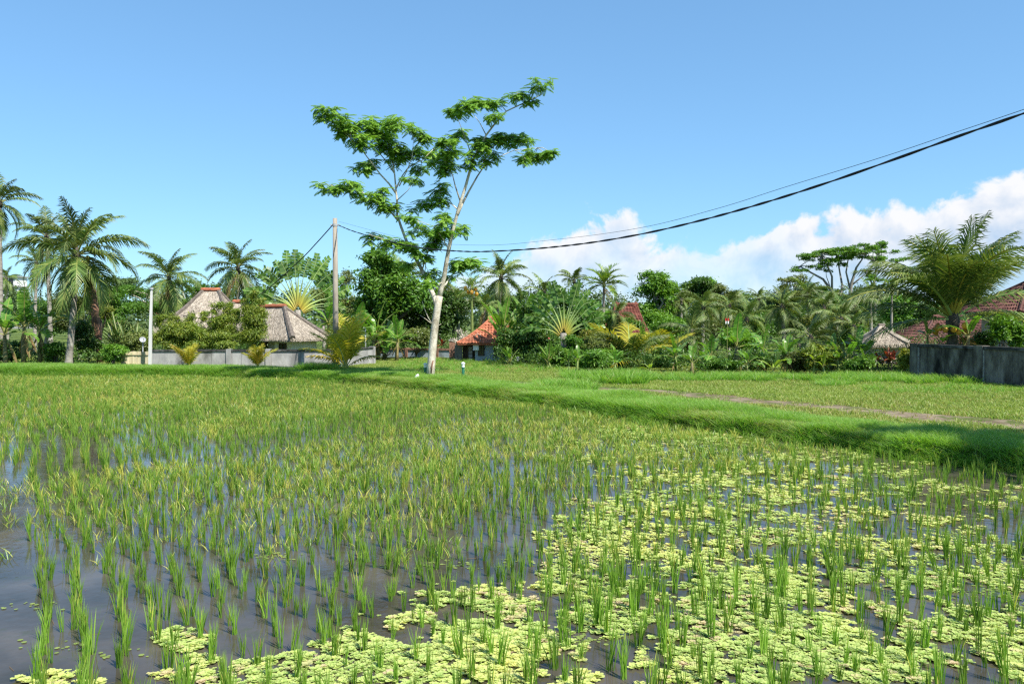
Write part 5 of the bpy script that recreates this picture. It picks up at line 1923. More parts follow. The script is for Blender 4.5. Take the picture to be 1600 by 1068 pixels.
def spline(pts, n):
    pts = [Vector(p) for p in pts]
    out = []
    P_ = [pts[0] * 2 - pts[1]] + pts + [pts[-1] * 2 - pts[-2]]
    for i in range(1, len(P_) - 2):
        for k in range(n):
            t_ = k / n
            a_, b_, c_, d_ = P_[i - 1:i + 3]
            out.append(0.5 * ((2 * b_) + (c_ - a_) * t_ + (2 * a_ - 5 * b_ + 4 * c_ - d_) * t_ ** 2 + (3 * b_ - a_ - 3 * c_ + d_) * t_ ** 3))
    out.append(pts[-1])
    return out


A_ = (W(527, 350, D).x, D)
B_ = (W(1600, 177, 10.5).x, 10.5)


def on_line(px, py):
    """point of the vertical plane through the two cable ends, seen at a pixel"""
    k_ = (px - 800) / F
    # x = k*y ; line A + t (B-A)
    dx, dy = B_[0] - A_[0], B_[1] - A_[1]
    t_ = (k_ * A_[1] - A_[0]) / (dx - k_ * dy)
    return W(px, py, A_[1] + dy * t_)


trace = [(529, 352), (561, 364), (640, 384), (720, 392.5), (800, 391), (900, 382), (1000, 366), (1100, 343), (1200, 315), (1300, 283), (1400, 248), (1500, 212), (1600, 177), (1750, 122), (1900, 66)]
cpts = spline([on_line(*q) for q in trace], 14)
cb = thing("power_cable", "thick black twisted power cable sweeping from the utility pole to the upper right", "cable", cpts[0])
o0 = cpts[0].copy()
# resample evenly and twist two strands
L_ = [0]
for a, c in zip(cpts[:-1], cpts[1:]):
    L_.append(L_[-1] + (c - a).length)
tot = L_[-1]
N_ = 620
res = []
j = 0
for i in range(N_):
    s_ = tot * i / (N_ - 1)
    while j < len(L_) - 2 and L_[j + 1] < s_:
        j += 1
    f_ = (s_ - L_[j]) / max(L_[j + 1] - L_[j], 1e-9)
    res.append((cpts[j].lerp(cpts[j + 1], min(f_, 1)), s_))
for ph in (0, math.pi):
    b = MB()
    q = []
    for (p, s_) in res:
        a = s_ / 1.25 * 2 * math.pi + 1.3 * math.sin(s_ * 1.1) + ph
        q.append(p - o0 + Vector((0.5, 0.5, 0)) * math.cos(a) * 0.0105 + Vector((0, 0, 1)) * math.sin(a) * 0.0105)
    b.tube(q, 0.0125, 5)
    b.obj("strand", M['cable'], cb, smooth=True)
tr2 = [(529, 346), (640, 374), (750, 383), (870, 374), (1000, 356), (1120, 326), (1228, 292), (1377, 246), (1490, 208), (1600, 171), (1750, 118), (1900, 64)]
q = spline([on_line(*p_) for p_ in tr2], 10)
b = MB()
b.tube([p_ - q[0] for p_ in q], 0.0045, 4)
o = b.obj("thin_wire", M['cable'], loc=q[0])
tag(o, "hair-thin grey wire running just above the thick twisted cable", "wire")
tr3 = [(521, 350, 34.2), (495, 379, 36), (469, 406, 38), (416, 453, 41), (364, 486, 44), (327, 497, 46), (300, 496, 47.5), (284, 492, 48.6)]
q = spline([W(*p_) for p_ in tr3], 8)
b = MB()
b.tube([p_ - q[0] for p_ in q], 0.024, 5)
o = b.obj("service_cable", M['cable'], loc=q[0])
tag(o, "black service cable sagging from the utility pole down to the peaked thatched pavilion", "cable")


def garden_lamp(px, d, hpx, label):
    x = (px - 800) / F * d
    t = thing("garden_lamp", label, "garden lamp", (x, d, gzf(x, d)), 0, "garden lamps by the tall tree")
    h_ = hpx * S(d)
    for nm, mt, pr in (("post", 'lamp_green', [(-0.05, 0.055), (h_ * 0.68, 0.055)]), ("collar", 'lamp_green', [(h_ * 0.68, 0.07), (h_ * 0.72, 0.07)]),
                       ("lens", 'lamp_white', [(h_ * 0.722, 0.056), (h_ * 0.90, 0.056)]), ("cap", 'lamp_white', [(h_ * 0.902, 0.08), (h_ * 0.96, 0.07), (h_, 0.02)])):
        b = MB()
        b.tube([(0, 0, z_) for z_, _ in pr], [r_ for _, r_ in pr], 12)
        b.obj(nm, M[mt], t)


garden_lamp(723.5, 29.2, 29, "green and white bollard lamp standing alone on the grass right of the tall tree")
garden_lamp(664.5, 29.6, 25, "shorter green and white bollard lamp tucked against the foot of the tall tree")
x = (651 - 800) / F * 28.6
b = MB()
b.tube([(-.05, 0, -.02), (0, 0, 0.05), (0.03, 0, 0.15), (0.05, 0, 0.2)], [0.06, 0.085, 0.07, 0.02], 7)
o = b.obj("white_stone", M['stone_white'], loc=(x, 28.6, gzf(x, 28.6) + 0.05))
tag(o, "small white stone in the grass left of the tall tree", "stone")

# satellite dish
dd = 39.0
p = W(223, 531, dd)
t = thing("satellite_dish", "small pale satellite dish among the shrubs left of the thin pole", "satellite dish", (p.x, dd, gzf(p.x, dd)))
hz = p.z - gzf(p.x, dd)
b = MB()
b.tube([(0, 0, -0.05), (0, 0, hz)], 0.03, 6)
b.obj("mast", M['metal'], t)
b = MB()
rot = Matrix.Translation((0.02, -0.06, hz)) @ Matrix.Rotation(R(35), 4, 'Z') @ Matrix.Rotation(R(62), 4, 'X')
rings, seg = 4, 16
vs = [rot @ Vector((0, 0, 0))]
fs = []
for i in range(1, rings + 1):
    for k in range(seg):
        a = 2 * math.pi * k / seg
        rr0 = 0.15 * i / rings
        vs.append(rot @ Vector((math.cos(a) * rr0, math.sin(a) * rr0, 0.06 * (i / rings) ** 2)))
for k in range(seg):
    fs.append((0, 1 + k, 1 + (k + 1) % seg))
    for i in range(rings - 1):
        fs.append((1 + i * seg + k, 1 + (i + 1) * seg + k, 1 + (i + 1) * seg + (k + 1) % seg, 1 + i * seg + (k + 1) % seg))
b.add(vs, fs)
dish = b.obj("dish", M['metal'], t, smooth=True)
b = MB()
b.tube([rot @ Vector((0, -0.19, 0.06)), rot @ Vector((0, -0.06, 0.22))], 0.010, 5)
b.tube([rot @ Vector((0, -0.06, 0.21)), rot @ Vector((0, -0.04, 0.26))], 0.022, 6)
b.obj("feed_arm", M['metal'], t)

# little flag on a cane among the bananas
dd = 33.0
p = W(1136, 497, dd)
t = thing("flag", "tiny red over white flag on a cane standing up out of the banana leaves", "flag", (p.x, dd, gzf(p.x, dd)))
hz = p.z - gzf(p.x, dd)
b = MB()
b.tube([(0, 0, -0.05), (0.02, 0, hz + 0.02)], 0.014, 5)
b.obj("cane", M['stalk'], t)
for nm, mt, za, zb_ in (("red_band", 'flag_red', 0.0, -0.115), ("white_band", 'flag_white', -0.117, -0.23)):
    b = MB()
    for i in range(4):
        xa, xb = i * 0.036 - 0.06, (i + 1) * 0.036 - 0.06
        ya, yb = 0.03 * math.sin(i * 1.7), 0.03 * math.sin((i + 1) * 1.7)
        b.add([(xa, ya, hz + za), (xb, yb, hz + za), (xb, yb + 0.008, hz + zb_), (xa, ya + 0.008, hz + zb_), (xa, ya + .006, hz + za), (xb, yb + .006, hz + za)], [(0, 3, 2, 1), (4, 5, 2, 3)])
    b.obj(nm, M[mt], t)

# ================================================================== palms
GP = "coconut palms of the garden"
palm("tall coconut palm cut off by the left picture edge", 0, 1, -4, 318, 42, 62, 16, 21, trunk_r=0.15, dry=1)
palm("big leaning coconut palm with a full crown and green nuts left of the bamboo fence", 0, 106, 122, 400, 38, 99, 25, 22, nuts=9, trunk_r=0.17, dry=5, lean=0.02)
palm("slender coconut palm with a pale straight trunk behind the bananas at far left", 0, 54, 56, 412, 56, 42, 14, 23, trunk_r=0.13, dry=1)
palm("coconut palm whose crown shows behind the left side of the big leaning palm", 0, 79, 74, 372, 50, 56, 15, 24, trunk_r=0.15, dry=2)
palm("small distant coconut palm beside the distant white building", 0, 12, 12, 436, 80, 26, 13, 25, trunk_r=0.13, dry=0)
palm("dark-crowned coconut palm just above the top of the thin pale pole", 0, 268, 264, 436, 60, 62, 20, 26, trunk_r=0.16, dry=3)
palm("coconut palm with a bright new spear between the peaked pavilion and the travellers palm", 0, 372, 371, 420, 57, 58, 20, 27, trunk_r=0.16, dry=4)
palm("coconut palm with brownish fronds close behind the left branch of the tall tree", 0, 628, 630, 440, 52, 50, 16, 28, trunk_r=0.15, dry=3)
palm("coconut palm with arching silvery fronds right of the tall tree under the cable", 0, 776, 783, 436, 52, 54, 19, 29, trunk_r=0.15, dry=3)
palm("areca palm with an orange fruit cluster just right of the tall tree trunk", 0, 738, 737, 452, 46, 30, 13, 30, fronds=FROND_A, trunk_r=0.10, bark='green_stem', dry=1, nuts=5, nutmat='nut_orange', name='areca_palm')
palm("short pale green palm leaning over the flowering bush behind the areca palm", 0, 752, 758, 482, 48, 38, 12, 31, trunk_r=0.12, dry=1)
palm("low coconut crown left of the right-hand travellers palm", 0, 852, 850, 458, 58, 34, 14, 32, trunk_r=0.14, dry=1)
palm("coconut crown with upright fronds directly above the right-hand travellers palm", 0, 896, 897, 440, 62, 32, 12, 33, trunk_r=0.14, dry=0, pitches=[84, 66, 66, 48, 48, 30, 30, 12])
palm("tall dense plumed palm with a pale trunk left of the red tiled roofs", 0, 942, 943, 446, 54, 38, 26, 34, fronds=FROND_A, trunk_r=0.12, bark='bark_grey', dry=2, name='plumed_palm')
palm("ragged coconut palm standing right in front of the steep red roofs", 0, 962, 964, 492, 50, 34, 14, 53, trunk_r=0.12, dry=2)
palm("small windblown coconut palm on the skyline in the middle of the right-hand jungle", 0, 1187, 1185, 466, 72, 26, 14, 35, trunk_r=0.14, dry=0)
palm("tall dark palm with a pointed top right of the pale scrubby tree", 0, 1262, 1260, 462, 66, 40, 18, 36, trunk_r=0.14, dry=1)
palm("coconut palm with sunlit drooping fronds below the pointed dark palm", 0, 1292, 1288, 482, 47, 48, 19, 37, trunk_r=0.15, dry=2)
palm("coconut palm with yellowish fronds left of the pointed dark palm", 0, 1226, 1222, 480, 48, 46, 18, 38, trunk_r=0.15, dry=2)
palm("spreading coconut palm under the flat-topped tree", 0, 1338, 1335, 478, 49, 46, 18, 39, trunk_r=0.15, dry=2)
palm("low coconut palm in the undergrowth left of the thatched gazebo", 0, 1338, 1336, 512, 43, 36, 13, 40, trunk_r=0.15, dry=2)
palm("bushy short palm in front of the red tiled roofs' right end", 0, 1082, 1082, 520, 42, 52, 16, 41, trunk_r=0.16, dry=2)
palm("coconut palm standing behind the bushy short palm in the middle", 0, 1098, 1100, 480, 50, 42, 16, 42, trunk_r=0.14, dry=1)
palm("palm with thin spear fronds behind the banana with the flag", 0, 1138, 1140, 478, 52, 42, 16, 43, trunk_r=0.14, dry=1)
palm("low wide palm at the edge of the lawn between the two cut banana clumps", 0, 1262, 1264, 530, 38, 56, 13, 44, trunk_r=0.15, dry=2)
palm("bright lime palm left of the dwarf coconut palm", 0, 1393, 1394, 458, 52, 30, 14, 45, fronds=FROND_A, trunk_r=0.10, bark='bark_grey', dry=0, name='areca_palm')
palm("pale feathery palm between the flat-topped tree and the lime palm", 0, 1362, 1362, 462, 56, 32, 13, 46, trunk_r=0.13, dry=0)
palm("sunlit palm crown in the jungle above the thatched gazebo", 0, 1318, 1316, 500, 44, 46, 15, 47, trunk_r=0.14, dry=1)
palm("palm with grey hanging fronds at the left rim of the right-hand jungle", 0, 1168, 1168, 500, 46, 46, 16, 50, trunk_r=0.14, dry=3)
palm("palm half hidden behind the round-crowned green tree", 0, 1064, 1066, 470, 62, 30, 13, 51, trunk_r=0.13, dry=0)
palm("slim palm left of the orange-red tiled roof behind the bare frangipani", 0, 716, 716, 470, 54, 34, 14, 52, trunk_r=0.12, dry=1)

# the dwarf coconut on the right
azs = [R(a) for a in (200, 20, 100, 260, 330, 160, 60, 235, 300, 180, 5, 130, 215, 340, 80, 275, 190, 0, 170, 10, 225, 315, 30, 150, 45, 195, 345, 165, 15, 265)]
palm("large dwarf coconut palm with bunches of orange nuts behind the blackened wall", 0, 1488, 1488, 502, 33.0, 170, 30, 48, fronds=FROND_BIG,
     pitches=[74, 74, 74, 60, 86, 60, 74, 60, 60, 42, 60, 60, 42, 42, 60, 60, 4, 8, 22, 22, 74, 74, 60, 60, 42, 60, 74, 42, 60, 74], nuts=16, nutmat='nut_orange', trunk_r=0.27, bark='bark_dark', dry=1, azs=azs, name="dwarf_coconut_palm")

# young golden coconuts along the grey wall
for (px, d, L, n_, lab, sd) in ((295, 35.0, 44, 10, "small yellow coconut seedling in front of the left part of the grey wall", 1), (402, 35.0, 42, 10, "small yellow coconut seedling in front of the middle of the grey wall", 2)):
    x = (px - 800) / F * d
    t = thing("coconut_seedling", lab, "palm seedling", (x, d, gzf(x, d)), 0, "young yellow coconuts along the grey wall")
    r = np.random.default_rng(sd)
    b = MB()
    b.tube([(0, 0, -0.05), (0, 0, 0.12), (0.01, 0, 0.26)], [0.06, 0.05, 0.02], 6, (0.2, 0, 0))
    b.obj("stem", M['stalk_yellow'], t)
    for i in range(n_):
        me = FROND_GOLD[0] if i % 3 == 1 else FROND_Y[(80, 80, 60, 60)[i % 4]][i % 2]
        o = link("frond", me, t, (0, 0, 0.14))
        o.rotation_euler = (0, 0, i * 2.4 + sd)
        s_ = L * S(d) * r.uniform(0.75, 1.05)
        o.scale = (s_, s_, s_)
d = 33.8
x = (540 - 800) / F * d
t = thing("coconut_seedling", "big young yellow coconut palm growing at the foot of the utility pole", "palm seedling", (x, d, gzf(x, d)), 0, "young yellow coconuts along the grey wall")
b = MB()
b.tube([(0, 0, -0.05), (0, 0, 0.25), (0.02, 0, 0.5)], [0.12, 0.10, 0.03], 7, (0.2, 0, 0))
b.obj("stem", M['stalk_yellow'], t)
for i, (pt_, az, sc) in enumerate(((80, 60, 95), (80, 120, 92), (60, 10, 80), (60, 170, 78), (40, 190, 74), (60, 80, 82), (40, 350, 60), (15, 200, 62), (60, 260, 74), (80, 300, 85), (40, 140, 64), (80, 30, 90), (60, 130, 84))):
    gold = i in (6, 7)
    o = link("frond", FROND_GOLD[1] if gold else FROND_Y[pt_][i % 2], t, (0, 0, 0.22))
    if gold:
        o['label'] = "golden yellow frond"
    o.rotation_euler = (0, 0, R(az))
    s_ = sc * S(d)
    o.scale = (s_, s_, s_)

# young yellow-green palms at the edge of the jungle
for (px, d, L, n_, lab, sd, yb) in ((985, 36, 88, 14, "young palm with long yellowing fronds in front of the red tiled roofs", 3, 560), (1040, 38, 66, 11, "young drooping palm with browning fronds right of the long yellowing palm", 4, 556)):
    x = (px - 800) / F * d
    t = thing("young_palm", lab, "palm", (x, d, gzf(x, d)))
    r = np.random.default_rng(sd)
    b = MB()
    b.tube([(0, 0, -0.05), (0, 0, 0.3), (0, 0, 0.6)], [0.15, 0.13, 0.04], 7)
    b.obj("stem", M['stalk'], t)
    for i in range(n_):
        me = FROND_Y[(80, 60, 60, 40, 40, 15)[i % 6]][i % 2] if i % 3 else FROND[(66, 48, 30)[i % 3]][i % 3]
        o = link("frond", me, t, (0, 0, 0.3))
        o.rotation_euler = (0, 0, i * 2.4 + sd)
        s_ = L * S(d) * r.uniform(0.75, 1.1)
        o.scale = (s_, s_, s_)
    for i in range(3):
        o = link("frond", DRY[i], t, (0, 0, 0.75))
        o['label'] = "dry brown hanging frond"
        o.rotation_euler = (0, 0, i * 2.1)
        s_ = L * S(d) * 0.6
        o.scale = (s_, s_, s_)

traveller("travellers palm fanning out above the roof of the thatched house", 466, 484, 52, 84, 26, 61, 0.18, 84)
traveller("travellers palm with a torn green fan above the flowering bush in the middle", 881, 520, 37.6, 76, 20, 62, -0.30, 66)

# ================================================================== bananas and other big-leaved plants
leafy_stem("banana_plant", "tall banana plant with torn leaves at the far left edge of the field", "banana plant", 8, 520, 37, 62, 8, 71, group="banana plants")
leafy_stem("banana_plant", "banana plant with broad lime leaves left of the big leaning palm", "banana plant", 36, 508, 37.5, 66, 9, 72, group="banana plants", dry=4)
leafy_stem("banana_plant", "banana plant with a pale upright leaf next to the big leaning palm's trunk", "banana plant", 62, 516, 38.5, 58, 8, 73, group="banana plants", dry=3)
leafy_stem("banana_plant", "banana clump behind the short wall left of the thin grey pipe", "banana plant", 555, 522, 43, 50, 7, 74, n_stems=2, spread=0.7, group="banana plants", dry=2)
leafy_stem("banana_plant", "banana clump with bright leaves right of the thin grey pipe", "banana plant", 590, 520, 44, 54, 8, 75, n_stems=3, spread=0.9, group="banana plants", dry=2)
leafy_stem("banana_plant", "sunlit banana leaves showing left of the utility pole above the thatched roof", "banana plant", 512, 506, 50, 50, 8, 76, n_stems=2, spread=0.9, group="banana plants", dry=1)
leafy_stem("banana_plant", "banana clump at the foot of the dark trees left of the tall trunk", "banana plant", 620, 534, 43, 42, 8, 77, n_stems=2, spread=0.6, group="banana plants", dry=2)
leafy_stem("banana_plant", "tall-leaved heliconia at the left end of the flowering bush", "heliconia", 786, 522, 41, 62, 7, 78, leaves=BL_LONG, n_stems=4, spread=0.7, dry=1, stem_r=0.05, stem='green_stem', group="heliconias in the flowering thicket")
leafy_stem("banana_plant", "heliconia with pale upright leaves left of the right-hand travellers palm", "heliconia", 828, 512, 41.5, 62, 7, 79, leaves=BL_LONG, n_stems=4, spread=0.7, dry=1, stem_r=0.05, stem='green_stem', group="heliconias in the flowering thicket")
leafy_stem("banana_plant", "banana plant with one upright leaf beside the tiny flag", "banana plant", 1150, 540, 34, 54, 7, 80, dry=5, group="banana plants")
leafy_stem("banana_plant", "low banana plant with a broad lime leaf below the bushy short palm", "banana plant", 1082, 566, 31.5, 42, 5, 81, dry=1, stem_r=0.07, group="banana plants")
leafy_stem("banana_plant", "lime green banana shoot of two leaves at the lawn edge right of the flag", "banana shoot", 1206, 578, 31.0, 40, 4, 82, leaves=BL_LIME, dry=0, stem_r=0.05, stem='green_stem', group="banana plants")
leafy_stem("banana_plant", "banana plant leaning in front of the thatched gazebo", "banana plant", 1342, 548, 33, 46, 7, 83, dry=3, n_stems=2, spread=0.5, group="banana plants")
leafy_stem("banana_plant", "banana plant behind the blackened wall right of the dwarf coconut's trunk", "banana plant", 1512, 524, 32.0, 48, 6, 84, dry=1, group="banana plants")
leafy_stem("banana_plant", "taro-like plant behind the blackened wall left of the dwarf coconut's trunk", "banana plant", 1452, 526, 33.5, 36, 6, 85, dry=0, group="banana plants", stem_r=0.06, stem='green_stem')
leafy_stem("banana_plant", "banana plant in the shade between the young yellow palm and the flowering bush", "banana plant", 1010, 544, 37, 40, 6, 86, dry=3, group="banana plants")
leafy_stem("banana_plant", "dark banana leaf plant right of the flag banana", "banana plant", 1192, 548, 35, 44, 6, 87, dry=3, group="banana plants")
leafy_stem("banana_plant", "young yellow-leaved banana at the lawn edge below the young yellow palm", "banana shoot", 1018, 578, 31, 24, 5, 88, leaves=BL_LIME, dry=0, stem_r=0.04, stem='green_stem', group="banana plants")
leafy_stem("banana_plant", "banana plant with drooping leaves in the undergrowth left of the gazebo", "banana plant", 1300, 552, 35, 40, 6, 89, dry=2, group="banana plants")
for q_, (px_, yt_, d_, L_, lab_, lv_, col_) in enumerate((
        (902, 562, 33.4, 30, "low broad-leaved plant poking out of the blue-green bush", BL, 0), (962, 566, 33.0, 34, "broad-leaved plant between the blue-green bush and the young yellow palm", BL, 1),
        (1058, 556, 34.0, 44, "half-grown banana right of the young drooping palm", BL, 2), (1112, 556, 33.0, 40, "half-grown banana leaning left of the flag banana", BL, 2),
        (1168, 566, 32.0, 34, "small banana with arching leaves between the flag and the lime shoot", BL, 1), (1230, 556, 33.0, 42, "half-grown banana right of the lime green shoot", BL, 3),
        (1272, 566, 32.2, 30, "lime shoot in front of the pale creeping bush", BL_LIME, 0), (1322, 560, 32.0, 40, "half-grown banana between the creeping bush and the leaning banana", BL, 2),
        (1352, 566, 31.5, 26, "small dark banana left of the dark red cordyline", BL, 1), (860, 566, 36.0, 34, "tall-leaved ginger at the foot of the pink-flowered bush", BL_LONG, 0),
        (800, 566, 37.5, 30, "tall-leaved ginger at the left foot of the red and white flowered bush", BL_LONG, 0))):
    leafy_stem("broad_leaf_plant", lab_, "banana plant" if lv_ is BL else "plant", px_, yt_, d_, L_, 6, 140 + q_, leaves=lv_, dry=col_, n_stems=2, spread=0.35, stem_r=0.05, stem='green_stem', group="young broad-leaved plants along the lawn edge")
leafy_stem("pandanus_shrub", "dark spear-leaved shrub behind the round green bush", "shrub", 186, 538, 42, 52, 16, 90, leaves=BL_STIFF, n_stems=5, spread=1.1, dry=0, stem_r=0.05, stem='bark_dark')
leafy_stem("cordyline", "dark red cordyline at the left end of the blackened wall", "shrub", 1390, 560, 32.5, 22, 12, 91, leaves=BL_RED, n_stems=4, spread=0.4, dry=0, stem_r=0.025, stem='bark_dark')
leafy_stem("cordyline", "red-leaved plant peeping over the low blue-grey wall", "shrub", 690, 540, 47.5, 18, 10, 92, leaves=BL_RED, n_stems=2, spread=0.3, dry=0, stem_r=0.025, stem='bark_dark')

# shaggy dead palm trunk on the left
d = 41
x = (147 - 800) / F * d
t = thing("dead_palm_trunk", "shaggy red-brown dead palm trunk right of the big leaning palm", "dead palm", (x, d, gzf(x, d)))
ht = W(0, 430, d).z - gzf(x, d)
b = MB()
b.tube([(0.3, 0, -0.1), (0.2, 0, ht * 0.35), (-0.05, 0, ht * 0.75), (-0.2, 0, ht)], [0.16, 0.18, 0.24, 0.16], 8)
b.obj("trunk", M['fibre'], t, smooth=True)
b = MB()
for i in range(90):
    a = random.uniform(0, 6.28)
    zt = random.uniform(0.3, 1.0) * ht
    cx = 0.2 - 0.4 * (zt / ht)
    L = random.uniform(0.3, 0.9)
    p0 = Vector((cx + math.cos(a) * 0.2, math.sin(a) * 0.2, zt))
    p1 = p0 + Vector((math.cos(a) * 0.12, math.sin(a) * 0.12, -L))
    s_ = Vector((-math.sin(a), math.cos(a), 0)) * 0.03
    b.add([p0 - s_, p0 + s_, p1 + s_ * 0.4, p1 - s_ * 0.4], [(0, 1, 2, 3)], (random.random(), 0.5, 0))
kind(b.obj("fibres", M['coco_dry'], t), 'stuff')

